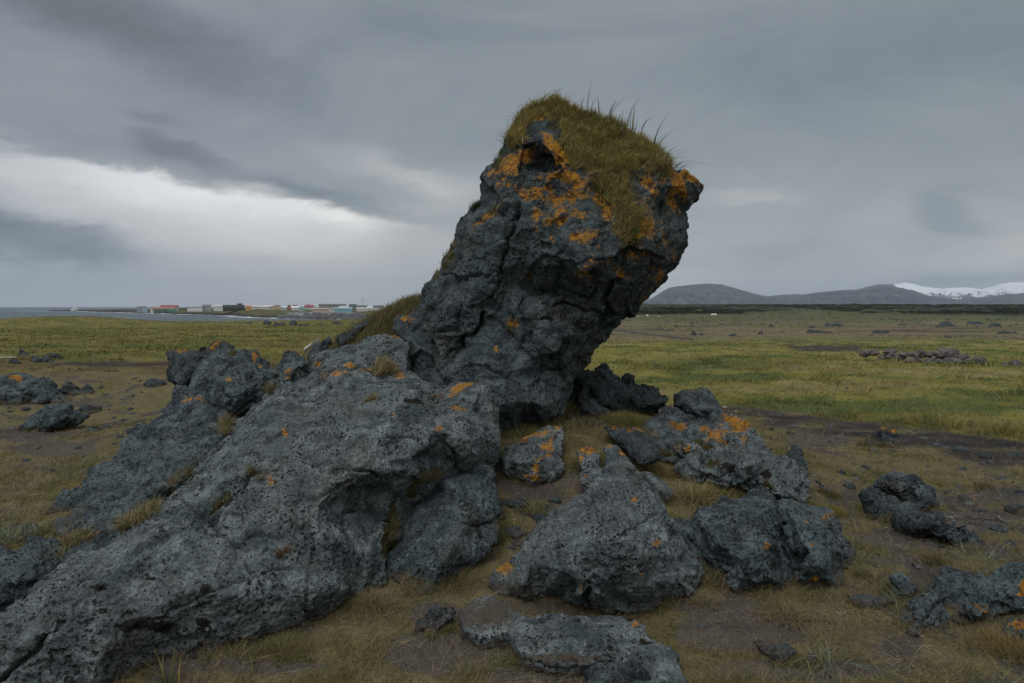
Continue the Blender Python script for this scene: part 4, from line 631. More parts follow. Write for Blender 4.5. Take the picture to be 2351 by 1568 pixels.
    # dry stone wall: every stone
    ws = [(1495, 502, 55, 35), (1550, 497, 55, 35), (1630, 488, 76, 30), (1635, 512, 60, 35), (1597, 519, 50, 25), (1682, 519, 65, 32), (1722, 501, 80, 24), (1750, 540, 90, 27), (1797, 504, 74, 46), (1848, 504, 50, 32), (1836, 548, 55, 37), (1874, 525, 72, 32), (1922, 499, 72, 50), (1968, 511, 84, 62), (1958, 550, 84, 56),
          (2030, 520, 62, 32), (2062, 550, 72, 37), (2102, 545, 78, 52), (2020, 580, 62, 36), (2082, 575, 52, 28), (2000, 545, 50, 30), (1905, 545, 46, 28), (1778, 528, 44, 22), (2312, 575, 74, 65), (2255, 565, 34, 26), (2350, 590, 40, 40)]
    how = ['leftmost stone of the tumbled wall', 'second stone from the left in the tumbled wall', 'long pointed stone high in the left half of the tumbled wall', 'grey stone under the long pointed stone of the wall', 'small stone at the foot of the long pointed stone', 'squarish pale stone in the left half of the wall', 'flat stone behind the squarish pale one',
           'wide flat stone at the base of the wall, left half', 'tall grey stone in the middle of the wall', 'stone right of the tall grey one in the wall', 'pale stone lowest at the middle of the wall', 'slanting stone leaning on the peak of the wall', 'dark stone at the highest peak of the wall', 'big brown stone right of the highest peak', 'big rounded stone at the foot of the peak',
           'flat grey stone on the right half of the wall', 'stone under the flat grey one on the right half', 'blocky stone at the right end of the wall', 'brown stone lowest at the right end of the wall', 'small stone under the blocky right end stone', 'stone wedged between the big brown and the flat grey one', 'small stone beside the pale lowest middle stone', 'small stone between the squarish pale and tall grey ones',
           'large pale stone standing apart right of the wall', 'small stone beside the large pale one right of the wall', 'stone cut by the right edge of the photo, beyond the wall']
    for (cx, cy, w, h), lb in zip(ws, how):
        u, v, w, h = 1351 + cx * .42528, 598.4 + cy * .42528, w * .42528 * 1.1, h * .42528 * 1.15; rr = np.random.default_rng(hash_s(lb) % 1000)
        yb = 19.5 - (cx - 1470) * .0022 + (.35 if cy < 530 else 0); pts = [(u + math.cos(a) * w / 2 * rr.uniform(.85, 1.1), v + math.sin(a) * h / 2 * rr.uniform(.8, 1.12)) for a in np.arange(0, 6.28, .8)]
        rock('wall_stone', pts, lb, 'stone', ytb=(yb + .1, yb), grp='stones of the tumbled wall', nb=2, voxel=.022, k=.7, pits=0, mat='stone_warm', facet=.9, sm=1, edge=.35)
    m = flat('bleached_wood', (.42, .4, .36), .8, .3, 20)
    def pole(pts, r, lb, nm='driftwood_pole'):
        bm_v, fc = [], []; n = 8
        for i, p in enumerate(pts):
            for k in range(n): a = k * 6.283 / n; rr = r * (1 - .5 * i / len(pts)) * (1 + .15 * math.sin(k * 2.3 + i)); bm_v.append((p[0], p[1] + math.cos(a) * rr, p[2] + math.sin(a) * rr))
        for i in range(len(pts) - 1):
            for k in range(n): fc.append([i * n + k, i * n + (k + 1) % n, (i + 1) * n + (k + 1) % n, (i + 1) * n + k])
        fc += [list(range(n))[::-1], [(len(pts) - 1) * n + k for k in range(n)]]
        me = bpy.data.meshes.new(nm); me.from_pydata(bm_v, [], fc); link(nm, me, mat=m, label=lb, category='driftwood')
    y = hit(20, 822); a = P(-10, 822, y); b = P(18, 819.5, y + .1); c = P(38, 821, y + .15); pole([a, b, c], .03, 'bleached driftwood pole lying at the meadow edge, far left')
    a = P(700, 803, 7.15); b = P(716, 790, 7.15); c = P(733, 782, 7.3); pole([a, b, c], .03, 'pale broken driftwood branch against the narrow dark crag', 'driftwood_branch')
    for u, v, w in [(1664, 935, 9), (1690, 944, 6), (1180, 1195, 5)]:
        y = hit(u, v); a = P(u - w / 2, v, y); b = P(u, v - .8, y); c = P(u + w / 2, v, y); pole([a, b, c], .012, ('larger scrap of bleached wood at the pillar end of the dark gravel path' if u < 1680 else 'smaller scrap of bleached wood on the dark gravel path') if u > 1500 else 'tiny bleached twig among stones beside the slab', 'wood_scrap')
# ------------------------------------------------------------------ grass
def blades(base, h, w, az, lean, col, segs=2, droop=.6, flatr=None):
    """mesh of bent tapering blades; returns V, faces(index array), sizes, colours"""
    n = len(base); ca, sa = np.cos(az), np.sin(az); rows = []
    tw = RNG.uniform(0, 6.28, n); wx, wy = np.cos(tw), np.sin(tw)
    for k in range(segs + 1):
        t = k / segs; out = lean * h * (t ** 1.6); up = h * t * (1 - droop * lean * t * .55)
        c = base + np.stack([ca * out, sa * out, up], 1); ww = w * (1 - t ** 1.5) * .5
        if k < segs:
            o = np.stack([wx * ww, wy * ww, 0 * ww], 1); rows += [c - o, c + o]
        else: rows.append(c)
    m = 2 * segs + 1; V = np.stack(rows, 1).reshape(-1, 3); b = (np.arange(n) * m)[:, None]; fs, sz = [], []
    quads = np.concatenate([b + np.array([[2 * k, 2 * k + 1, 2 * k + 3, 2 * k + 2]]) for k in range(segs - 1)], 1) if segs > 1 else np.zeros((n, 0), int)
    tri = b + np.array([[2 * segs - 2, 2 * segs - 1, 2 * segs]])
    idx = np.concatenate([quads, tri], 1).ravel(); sizes = np.tile([4] * (segs - 1) + [3], n)
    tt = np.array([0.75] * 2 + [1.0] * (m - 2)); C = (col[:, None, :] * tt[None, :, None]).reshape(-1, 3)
    return V, idx, sizes, C
def blade_obj(name, parts, smooth=True, **pr):
    V = []; I = []; S = []; C = []; o = 0
    for v, i, s, c in parts: V.append(v); I.append(i + o); S.append(s); C.append(c); o += len(v)
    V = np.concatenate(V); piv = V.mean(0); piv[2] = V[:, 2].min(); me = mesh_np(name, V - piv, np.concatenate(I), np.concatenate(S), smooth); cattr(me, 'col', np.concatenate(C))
    ob = link(name, me, mat=M['blade'], **pr); ob.location = piv.tolist(); return ob
DRY, TAN, OLV, GRN, BLU, RUS = (.20, .165, .09), (.30, .245, .135), (.10, .10, .03), (.07, .11, .03), (.10, .15, .12), (.13, .075, .035)
def pick(n, pal, wts, var=.25):
    k = RNG.choice(len(pal), n, p=np.array(wts) / sum(wts)); c = np.array(pal)[k]; return c * RNG.uniform(1 - var, 1 + var, (n, 1)) * RNG.uniform(.92, 1.08, (n, 3))
WIND = .25
def ground_grass():
    # short turf around the rocks
    n = 620000; r = np.exp(RNG.uniform(math.log(2.1), math.log(11), n)); a = RNG.uniform(-.80, .80, n); x, y = r * np.sin(a), r * np.cos(a)
    z = height(x, y); c, cov, hg = zones(x, y, z); q = p3(x, y); den = np.clip(cov * 1.7 * ss(-.4, .25, fbm(q * 3.3, 60, 3)), 0.06, 1)
    k = RNG.uniform(0, 1, n) < den; x, y, z, c, hg, r, q = x[k], y[k], z[k], c[k], hg[k], r[k], q[k]; n = len(x)
    tall = ss(.15, .55, fbm(q * 1.9, 61, 3)); h = hg * RNG.uniform(.35, 1.3, n) * (1 + 1.3 * tall); az = RNG.normal(.3, 1.6, n) + 2.2 * fbm(q * .8, 62, 2)
    col = c * RNG.uniform(.75, 1.9, (n, 1)); m = RNG.uniform(0, 1, n); t = (m < .38)[:, None]; col = np.where(t, pick(n, (DRY, TAN, OLV), (5, 2, 2)), col); t = (m > .88)[:, None] * (tall > .3)[:, None]; col = np.where(t, pick(n, (GRN, OLV), (1, 2)), col)
    w = np.maximum(.0022, r * .00055) * RNG.uniform(.7, 1.4, n); b = np.stack([x, y, z - .004], 1)
    blade_obj('turf_grass', [blades(b, h, w, az, RNG.uniform(.4, 1.6, n), col, 2)], kind='stuff', label='short dry turf growing around the rocks', category='grass')
    # long bleached stalks lying in the turf
    n = 9000; r = np.exp(RNG.uniform(math.log(2.2), math.log(9), n)); a = RNG.uniform(-.8, .8, n); x, y = r * np.sin(a), r * np.cos(a); k = fbm(p3(x, y) * 1.3, 69, 3) > -.1; x, y, r = x[k], y[k], r[k]; n = len(x)
    blade_obj('dry_straw', [blades(np.stack([x, y, height(x, y) + .008], 1), RNG.uniform(.02, .05, n), np.maximum(.0025, r * .0006), RNG.normal(.2, 1.4, n), RNG.uniform(2.5, 7, n), pick(n, (TAN, (.36, .31, .2), DRY, (.2, .2, .1)), (3, 2, 3, 1)), 3, .25)], kind='stuff', label='bleached stalks lying in the turf', category='straw')
    # loose lava rubble and gravel
    def rubble(nm, x, y, s, lb, col=(.055, .056, .056)):
        n = len(x); z = height(x, y); o = np.array([[1, 0, 0], [0, 1, 0], [-1, 0, 0], [0, -1, 0], [0, 0, 1], [0, 0, -.6], [.6, .6, .5], [-.6, .5, .45]], float); V = o[None] * s[:, None, None] * RNG.uniform(.5, 1.3, (n, 8, 3)) * np.array([1, 1, .65]) + np.stack([x, y, z + s * .1], 1)[:, None]
        F_ = np.array([[0, 6, 4], [0, 1, 6], [6, 1, 4], [1, 7, 4], [1, 2, 7], [7, 2, 4], [2, 3, 4], [3, 0, 4], [1, 0, 5], [2, 1, 5], [3, 2, 5], [0, 3, 5]]); I = (F_[None] + (np.arange(n) * 8)[:, None, None]).ravel()
        me = mesh_np(nm, V.reshape(-1, 3), I, 3, False); C = np.repeat(np.array(col)[None] * RNG.uniform(.35, 1.7, (n, 1)) * RNG.uniform(.9, 1.1, (n, 3)), 8, 0); cattr(me, 'col', C); m = M.get('rubble_chips')
        if not m: m, t = new_mat('rubble_chips'); finish(t, t.at('col', 'Color'), .95, t.bump(t.noise(t.pos(), 60, 4), .8, .01)); M['rubble_chips'] = m
        link(nm, me, mat=m, kind='stuff', label=lb, category='gravel')
    n = 60000; r = np.exp(RNG.uniform(math.log(2.2), math.log(16), n)); a = RNG.uniform(-.8, .8, n); x, y = r * np.sin(a), r * np.cos(a); z = height(x, y); u, v = proj(np.stack([x, y, z], 1)); q = p3(x, y)
    d = .015 + 1.1 * blobmask(u, v, [(1200, 1200, 70, 80), (1180, 1260, 50, 30)]) + .6 * ss(1780, 2100, u) * ss(1060, 1130, v) * ss(1420, 1300, v) + .35 * ss(420, 250, u) * ss(850, 880, v) * ss(1010, 960, v) + .5 * blobmask(u, v, [(1950, 1010, 300, 26, 1, 6), (2300, 1050, 200, 30, 1, 5), (1000, 1440, 60, 30), (2200, 1180, 160, 60)])
    d = d * ss(-.15, .35, fbm(q * 2.5, 77, 3)) * 1.3; k = RNG.uniform(0, 1, n) < d; x, y, r = x[k], y[k], r[k]
    rubble('gravel', x, y, r * .0017 * np.exp(np.clip(RNG.normal(0, .6, len(x)), -1.5, 1.3)) + .002, 'small dark lava chips strewn in the soil between the rocks')
    n = 70000; r = np.exp(RNG.uniform(math.log(2.2), math.log(6.5), n)); a = RNG.uniform(-.8, .8, n); x, y = r * np.sin(a), r * np.cos(a); k = RNG.uniform(0, 1, n) < ss(-.3, .3, fbm(p3(x, y) * 2.2, 88, 3)); x, y, r = x[k], y[k], r[k]
    rubble('coarse_sand', x, y, r * .00055 * np.exp(np.clip(RNG.normal(0, .5, len(x)), -1, 1.5)) + .0008, 'coarse sand grains and tiny pebbles between the grass', (.15, .135, .12))
    n = 16000; r = np.exp(RNG.uniform(math.log(45), math.log(420), n)); a = RNG.uniform(.1, .8, n); x, y = r * np.sin(a), r * np.cos(a); q = p3(x, y); z = height(x, y); u, v = proj(np.stack([x, y, z], 1))
    k = (fbm(q * np.array([.035, .09, 1]), 78, 4) + .3 * fbm(q * .3, 79, 2) > .26) & (v < 776) & (v > 726); x, y, r = x[k], y[k], r[k]; rubble('lava_rubble', x, y, r * .0011 * np.exp(RNG.normal(0, .4, len(x))), 'dark lava rubble scattered over the brown plain', (.06, .062, .055))
    # meadow
    n = 620000; r = np.exp(RNG.uniform(math.log(7), math.log(170), n)); a = RNG.uniform(-.80, .80, n); x, y = r * np.sin(a), r * np.cos(a)
    z = height(x, y); c, cov, hg = zones(x, y, z); q = p3(x, y); far = ss(20, 100, r)
    den = np.clip(cov * (hg > .09) * (.55 + .9 * fbm(q * .9, 63, 3)), 0, 1); k = RNG.uniform(0, 1, n) < den; x, y, z, c, hg, r, q = x[k], y[k], z[k], c[k], hg[k], r[k], q[k]; n = len(x)
    clump = ss(-.1, .5, fbm(q * 1.1, 64, 3)) * .8 + ss(0, .5, fbm(q * .25, 65, 2)) * .6; h = hg * .8 * RNG.uniform(.5, 1.2, n) * (.45 + clump); col = c * RNG.uniform(.75, 1.6, (n, 1)) * (1 + .25 * fbm(q * .7, 66, 3)[:, None]); t = (RNG.uniform(0, 1, n) < .12)[:, None]; col = np.where(t, col * .4 + .6 * np.array(TAN), col)
    w = np.maximum(.004, r * .00085) * RNG.uniform(.7, 1.4, n); b = np.stack([x, y, z - .01], 1)
    blade_obj('meadow_grass', [blades(b, h, w, RNG.normal(.2, 1.3, n), RNG.uniform(.5, 2.0, n), col, 2)], kind='stuff', label='yellow green meadow grass on the plain', category='grass')
def surf_points(o, n, mask, up=-.4):
    """random points on a rock where mask(u, v) holds"""
    me = o.data; V = verts(me) + np.array(o.location); N = normals(me); u, v = proj(V)
    vis = -(N * (V - np.array([0, 0, CAMZ]))).sum(1); k = np.where(mask(u, v) & (N[:, 2] > up) & (vis > -.4))[0]
    if not len(k): return V[:0], N[:0]
    k = RNG.choice(k, n); return V[k] + RNG.normal(0, .006, (n, 3)), N[k]
CAP = [(1155, 345), (1160, 305), (1180, 275), (1196, 254), (1218, 238), (1245, 226), (1275, 205), (1310, 230), (1350, 248), (1394, 262), (1440, 283), (1486, 305), (1514, 330), (1540, 362), (1548, 385), (1530, 405), (1500, 392), (1462, 375), (1440, 425), (1450, 455), (1485, 500), (1484, 535), (1465, 555), (1425, 566), (1407, 548),
       (1408, 515), (1395, 475), (1370, 440), (1345, 405), (1305, 362), (1285, 330), (1296, 310), (1285, 285), (1255, 262), (1225, 262), (1200, 285), (1190, 310), (1195, 335), (1180, 342)]
def grass_things():
    pil, slab = ROCKS['pillar'], ROCKS['slab']
    pt, nn = surf_points(pil, 40000, lambda u, v: sdp(u, v, CAP) + 26 * fbm(p3(u / 26., v / 26.), 97, 4) > RNG.uniform(-7, 5, len(u)) + 3 + 7 * (v > 400), -.9); u, v = proj(pt); n = len(pt)
    h = RNG.uniform(.03, .105, n) * (1 + .8 * ss(.2, .6, fbm(pt * 4, 90, 2))); f = fbm(pt * 5, 91, 3); dead = ss(-.2, .35, f) * ss(300, 420, v) ; g = ss(520, 545, v) * ss(1440, 1455, u)
    col = pick(n, ((.125, .11, .036), (.16, .135, .05), (.10, .105, .03), (.23, .19, .10)), (4, 4, 2, 2)); dc = pick(n, ((.15, .12, .065), (.20, .165, .095), (.11, .09, .05)), (3, 2, 3)); col = col + (dc - col) * (dead * (RNG.uniform(0, 1, n) < .85))[:, None]; gc = pick(n, ((.06, .10, .02),), (1,)); col = (col + (gc - col) * g[:, None]) * 2.3 * RNG.uniform(.5, 1.6, (n, 1))
    base = pt - nn * .01; out = np.clip(-nn[:, 2] + .4, 0, 1)
    az = np.arctan2(nn[:, 1], nn[:, 0]) * .4 + RNG.normal(-.6, .9, n) * .9; p = blades(base, h, RNG.uniform(.004, .008, n), az, RNG.uniform(.3, 1.4, n), col, 3, 1.1)
    pr, nq = surf_points(pil, 2600, lambda u, v: sdp(u, v, CAP) > RNG.uniform(-14, 4, len(u)), -.9); m = len(pr); prag = blades(pr, RNG.uniform(.08, .2, m), RNG.uniform(.003, .0055, m), np.arctan2(nq[:, 1], nq[:, 0]) * .3 + RNG.normal(-.4, 1.0, m), RNG.uniform(.5, 1.8, m), pick(m, ((.30, .26, .14), (.2, .2, .07), (.36, .31, .19)), (3, 3, 1)), 4, 1.2)
    # long blades on the crest
    sp = [(1352, 250, .40, .15), (1358, 252, .2, .3), (1380, 262, .25, -.1), (1400, 268, .42, .55), (1398, 266, .30, .35), (1440, 282, .40, .35), (1450, 290, .28, .1), (1500, 322, .34, .5), (1512, 335, .3, .6), (1520, 345, .22, .8), (1530, 360, .26, .9), (1540, 372, .32, 1.2), (1550, 380, .28, 1.2), (1556, 388, .3, 1.3), (1560, 392, .24, 1.3), (1548, 384, .26, 1.0),
          (1200, 256, .16, .9), (1215, 246, .18, .8), (1230, 238, .22, .9), (1240, 230, .26, .9), (1275, 212, .1, .7), (1420, 276, .2, .4), (1470, 300, .22, .5), (1330, 240, .18, .3), (1315, 300, .26, .8), (1430, 300, .22, -.4), (1500, 400, .24, 1.6), (1506, 402, .2, 1.3), (1385, 290, .26, -.6), (1452, 330, .3, .2)]
    b = []; hs = []; ln = []
    for uu, vv, hh, ll in sp:
        for _ in range(3): b.append(P(uu + random.uniform(-5, 5), vv + 8, 6.35 - (.3 if vv > 285 else 0))); hs.append(hh * random.uniform(.7, 1.05)); ln.append(ll * random.uniform(.8, 1.15))
    m = len(b); az2 = np.where(np.array(ln) < 0, math.pi, 0) + RNG.normal(0, .35, m); p2 = blades(np.array(b), np.array(hs), RNG.uniform(.006, .009, m), az2, np.abs(np.array(ln)), pick(m, ((.09, .12, .075), (.07, .09, .04), (.15, .14, .07)), (3, 2, 1)), 6, 1.2)
    blade_obj('grass_clump', [p, prag, p2], label='thick cap of olive and dry grass on the top of the leaning pillar', category='grass')
    # grass on the left flank ledges of the pillar
    def ledge(nm, src, pts, cnt, hh, lb, cat='grass tuft', pal=((.16, .14, .07), (.10, .11, .04), (.24, .2, .12)), grp=None, rad=10, ln=(.3, 1.2), w=(.003, .006), segs=3):
        ps = []
        for (uu, vv) in pts:
            q, nr = surf_points(src, cnt, lambda u, v: np.hypot(u - uu, (v - vv) * 1.4) < rad, -.7)
            if len(q): ps.append((q, nr))
        if not ps: print('NO SURF', lb); return
        q = np.concatenate([a for a, _ in ps]); n = len(q); blade_obj(nm, [blades(q - .005, RNG.uniform(.4, 1.1, n) * hh, RNG.uniform(*w, n), RNG.uniform(-1.6, 1.6, n) + .2, RNG.uniform(*ln, n), pick(n, pal, [1] * len(pal)), segs, 1.1)], label=lb, category=cat, group=grp)
    ledge('grass_tuft', pil, [(1040, 560), (1030, 585), (1016, 608), (1000, 632)], 120, .09, 'sparse wispy grass along the left edge of the pillar, halfway up', rad=11)
    ledge('grass_tuft', pil, [(1083, 478), (1092, 470)], 220, .11, 'dark green tuft on a ledge at the upper left edge of the pillar', pal=((.05, .065, .03), (.08, .09, .05)), rad=9)
    ledge('grass_tuft', pil, [(1150, 470), (1140, 478), (1128, 490)], 110, .10, 'straw coloured tuft on the ledge at the neck of the pillar', pal=((.22, .18, .11), (.15, .13, .07)), rad=8)
    ledge('grass_tuft', pil, [(1178, 735), (1172, 755)], 90, .09, 'small hanging tuft on the lower front of the pillar', pal=((.12, .11, .05), (.17, .14, .08)), rad=8)
    ledge('grass_tuft', pil, [(1142, 370), (1140, 385), (1150, 352)], 100, .10, 'thin green tuft under the grass cap at the left edge of the pillar', pal=((.09, .12, .06),), rad=8)
    ledge('grass_tuft', slab, [(868, 855), (880, 848), (892, 852), (876, 840)], 420, .13, 'thick straw tuft on the slab top against the pillar', pal=((.24, .19, .11), (.14, .13, .05), (.3, .25, .16)), rad=15)
    ledge('grass_tuft', slab, [(815, 845)], 60, .05, 'tiny green tuft on the slab top', pal=((.09, .12, .05),), rad=7)
    ledge('grass_tuft', slab, [(960, 1105), (975, 1100), (1000, 1095)], 260, .10, 'mossy tuft under the overhang of the slab, above the dark upright block', pal=((.13, .12, .05), (.07, .075, .02), (.2, .17, .1)), rad=12)
    ledge('grass_tuft', slab, [(905, 1210), (898, 1235)], 100, .11, 'wispy grass hanging in the crevice beside the dark upright block', pal=((.16, .14, .07),), rad=8)
    ledge('grass_tuft', slab, [(600, 1100), (575, 1085), (520, 1145), (500, 1160)], 60, .08, 'faint wisps of dry grass in the short moss filled cracks of the slab', pal=((.2, .17, .1), (.12, .12, .05)), rad=9)
    ledge('grass_tuft', slab, [(850, 915), (862, 910)], 60, .05, 'low yellowish tuft in the middle of the slab crest', pal=((.2, .17, .07),), rad=8)
    ledge('grass_tuft', slab, [(660, 1265), (645, 1275)], 60, .07, 'small brownish wisp on the dark front of the slab', pal=((.13, .09, .05),), rad=9)
    # crack between plate and slab, filled with grass
    plate = [o for o in bpy.data.objects if o.name.startswith('lava_plate')][0]
    for pts, cnt, hh, lb in [([(535, 925), (528, 945), (522, 970), (515, 990), (560, 915), (590, 905), (615, 890)], 200, .14, 'long grass filling the upper crack between plate and slab'), ([(415, 1095), (400, 1110), (430, 1085)], 130, .09, 'short grass in the middle of the crack between plate and slab'),
                             ([(285, 1205), (300, 1198), (320, 1190), (340, 1180), (360, 1165)], 240, .12, 'dry grass clump in the lower crack between plate and slab'), ([(150, 1250), (165, 1245), (185, 1240), (205, 1230), (145, 1270)], 260, .12, 'dry grass clump where plate, slab and lower block meet')]:
        ps = []
        for (uu, vv) in pts:
            for s in (plate, slab):
                q, nr = surf_points(s, cnt, lambda u, v: np.hypot(u - uu, (v - vv) * 1.2) < 13, -.8)
                if len(q): ps.append(q)
        q = np.concatenate(ps); n = len(q); blade_obj('grass_clump', [blades(q - .01, RNG.uniform(.3, 1.1, n) * hh, RNG.uniform(.003, .005, n), RNG.uniform(0, 6.28, n), RNG.uniform(.3, 1.4, n), pick(n, ((.22, .18, .10), (.11, .11, .04), (.16, .13, .06), (.3, .25, .15)), (3, 3, 2, 1)), 3, 1.2)], label=lb, category='grass clump')
    # tufts rooted in the ground: u, v(base), width px, blades, height, palette, label
    T = [(1340, 1150, 0, 0, 0, 0, '')]
    S = ((.30, .25, .14), (.22, .19, .09), (.16, .15, .05)); B = ((.15, .12, .07), (.20, .165, .10), (.10, .085, .04)); G = ((.07, .10, .03), (.11, .12, .04), (.09, .09, .03)); Lm = ((.12, .17, .13), (.10, .14, .08), (.25, .22, .12))
    T = [(1225, 1175, 40, 700, .09, ((.10, .11, .04), (.18, .15, .08)), 'olive grass among the loose stones between slab and cone boulder', 1, .003), (1380, 1060, 40, 900, .10, S + G, 'straw grass just above the tip of the cone boulder', 1, .003), (1750, 1190, 45, 900, .09, S, 'dry grass strip between the broad jagged outcrop and the scooped boulder', 1, .003), (1600, 1150, 45, 420, .22, S, 'spiky straw coloured grass tuft behind the scooped boulder, beside the cone', 1.3, .006), (1650, 1130, 60, 1100, .10, S, 'yellow green grass patch at the foot of the broad jagged outcrop', 1, .003), (1265, 940, 85, 3600, .11, ((.11, .115, .04), (.17, .145, .07), (.09, .09, .03)), 'soft grass patch at the foot of the pillar, behind the blocky boulder', 1, .0035),
         (1440, 975, 60, 2600, .12, ((.12, .125, .035), (.19, .14, .06), (.09, .11, .03)), 'green grass hump between the spiky outcrop and the wavy flat rock', .8, .0035), (1200, 1000, 50, 1500, .10, S + G, 'dry grass behind the blocky boulder streaked with lichen', 1, .003), (1330, 1070, 45, 1500, .09, ((.12, .125, .045), (.19, .155, .08)), 'thin grass between the blocky boulder and the small lichen capped stone', 1, .003),
         (1135, 1065, 14, 380, .15, ((.06, .13, .03), (.08, .11, .03)), 'fresh green tuft in the gap between the slab end and the blocky boulder', .6, .004), (1525, 1090, 45, 1500, .09, ((.11, .10, .03), (.16, .12, .05), (.18, .15, .07)), 'rusty grass between the wavy flat rock and the cone boulder', 1, .003), (1555, 1050, 30, 700, .08, ((.14, .10, .04),), 'brown grass left of the broad jagged outcrop', 1, .003),
         (860, 1395, 55, 2000, .10, B, 'matted brown grass mound against the dark foot of the slab', 1.4, .003), (1045, 1340, 60, 1900, .10, B + ((.11, .11, .045),), 'brown grass mound below the dark upright block', 1.3, .003), (650, 1500, 70, 1500, .08, ((.10, .10, .035), (.13, .11, .05)), 'olive grass at the front foot of the slab', 1.2, .003), (1820, 1420, 70, 1500, .08, B, 'tangled dark brown grass below the two cracked boulders', 1.4, .003),
         (1300, 1385, 40, 800, .07, B, 'dry grass between the cone boulder and the low flat rock', 1.3, .003), (1620, 1385, 40, 700, .06, B, 'pinkish dry grass right of the low flat rock', 1.3, .003), (1130, 1240, 40, 900, .08, ((.09, .10, .03), (.13, .12, .06)), 'olive grass in the gap right of the dark upright block', 1, .003), (1905, 1530, 40, 60, .20, Lm, 'spreading bluish blades at the lower right beside the pointed stone', 1.8, .006),
         (2080, 1390, 40, 50, .18, Lm, 'bluish blades trailing under the smooth wedge shaped rock', 1.8, .005), (1960, 1290, 40, 60, .16, Lm, 'pale bluish blades right of the rounded boulder', 1.6, .005), (2240, 1290, 60, 90, .14, Lm, 'thin bluish blades above the craggy lichen outcrop', 1.6, .004), (385, 1575, 22, 12, .24, ((.10, .13, .06), (.24, .20, .05)), 'tall green and yellow blades in front of the slab', .5, .011), (585, 1545, 8, 5, .16, ((.12, .14, .06),), 'single thin green blades in front of the slab, right of the tall pair', .3, .006),
         (470, 1520, 12, 6, .13, ((.09, .12, .05), (.22, .18, .06)), 'short yellow green blade pair against the slab foot', .5, .007), (1900, 1180, 50, 1400, .09, ((.14, .12, .035), (.11, .10, .03)), 'olive tuft between the broad jagged outcrop and the round blackish boulder', 1, .003), (2000, 1170, 40, 600, .07, ((.11, .12, .03), (.15, .13, .05)), 'green grass left of the round blackish boulder', 1, .003),
         (30, 1250, 60, 160, .24, Lm, 'long bent bluish blades at the left edge beside the lower block', 1.2, .006), (160, 1100, 30, 50, .2, Lm, 'upright green blades in dry grass left of the dark lava plate', .5, .005), (100, 1120, 90, 500, .12, ((.20, .17, .10), (.12, .12, .05)), 'straggling dry grass left of the dark lava plate', 1.7, .0035), (215, 1060, 40, 120, .12, Lm, 'thin trailing blades beside the upper dark lava plate', 1.7, .0035), (2330, 1500, 80, 1800, .10, ((.13, .10, .04), (.16, .12, .05)), 'rusty grass at the lower right corner', 1.1, .003),
         (1450, 935, 30, 500, .09, ((.13, .09, .05), (.17, .13, .08)), 'brown grass under the spiky outcrop', 1.2, .003), (2170, 1380, 50, 500, .07, ((.15, .12, .03),), 'rusty tuft left of the craggy lichen outcrop', 1, .003)]
    for u, v, w, cnt, hh, pal, lb, ln, bw in T:
        y = hit(u, v); x0, y0, _ = P(u, v, y); s = w / F * y; x = x0 + RNG.normal(0, s * .5, cnt); yy = y0 + RNG.normal(0, s * .4, cnt) + s * .2; z = height(x, yy); r = np.hypot((x - x0) / s, (yy - y0) / s)
        hh *= 1.25 if bw < .005 else 1; pal = tuple(tuple(c_ * 1.35 for c_ in p_) for p_ in pal) if bw < .005 else pal; z = z - .01; h = hh * RNG.uniform(.4, 1.15, cnt) * np.clip(1.25 - .5 * r, .4, 1.2); az = np.arctan2(yy - y0, x - x0) + RNG.normal(0, 1.0, cnt)
        blade_obj('grass_tuft', [blades(np.stack([x, yy, z], 1), h, RNG.uniform(.7, 1.3, cnt) * max(bw, y * .00055), az, RNG.uniform(.2, 1.2, cnt) * ln, pick(cnt, pal, [1] * len(pal)), 4 if cnt < 600 else 3, 1.1)], label=lb, category='grass tuft')
    # bank left of the pillar
    n = 26000; x = RNG.normal(-1.35, .85, n); y = RNG.normal(8.0, .6, n); z = height(x, y); k = (z > .45) & (x < -.3); x, y, z = x[k], y[k], z[k]; n = len(x)
    blade_obj('bank_grass', [blades(np.stack([x, y, z - .01], 1), RNG.uniform(.06, .17, n), RNG.uniform(.005, .008, n), RNG.normal(.2, 1.2, n), RNG.uniform(.3, 1.2, n), pick(n, ((.14, .125, .055), (.20, .165, .09), (.10, .105, .035), (.13, .09, .05)), (3, 2, 3, 1)), 3)], label='shaggy grass covering the bank behind the left flank of the pillar', category='grass', kind='stuff')
def fringe():
    # blades growing where rocks meet the turf
    B_ = []
    for o in list(bpy.data.objects):
        if o.type != 'MESH' or o.scale[0] != 1 or not any(s in o.name for s in ('rock', 'boulder', 'lava_', 'stone')) or 'wall' in o.name or 'rubble' in o.name: continue
        if o.location.y > 12: continue
        V = verts(o.data) + np.array(o.location); e = V[:, 2] - height(V[:, 0], V[:, 1]); k = np.where((e > -.02) & (e < .03))[0]
        if len(k) < 5: continue
        n = min(2200, len(k) * 2); k = RNG.choice(k, n); B_.append(V[k] + RNG.normal(0, .018, (n, 3)) * np.array([1, 1, 0]) + np.array([0, -.012, 0]))
    b = np.concatenate(B_); b = b[RNG.uniform(0, 1, len(b)) < ss(-.25, .25, fbm(b * 2.5, 93, 3))]; b[:, 2] = height(b[:, 0], b[:, 1]) - .005; n = len(b); tl = ss(-.1, .5, fbm(b * 3, 94, 2))
    blade_obj('fringe_grass', [blades(b, RNG.uniform(.025, .09, n) * (.7 + 1.1 * tl), np.maximum(.0022, b[:, 1] * .0006) * RNG.uniform(.7, 1.3, n), RNG.uniform(0, 6.28, n), RNG.uniform(.3, 1.4, n), pick(n, (TAN, DRY, OLV, (.15, .15, .05), (.13, .1, .05)), (2, 4, 3, 2, 2)), 3)], kind='stuff', label='grass growing along the foot of the rocks', category='grass')
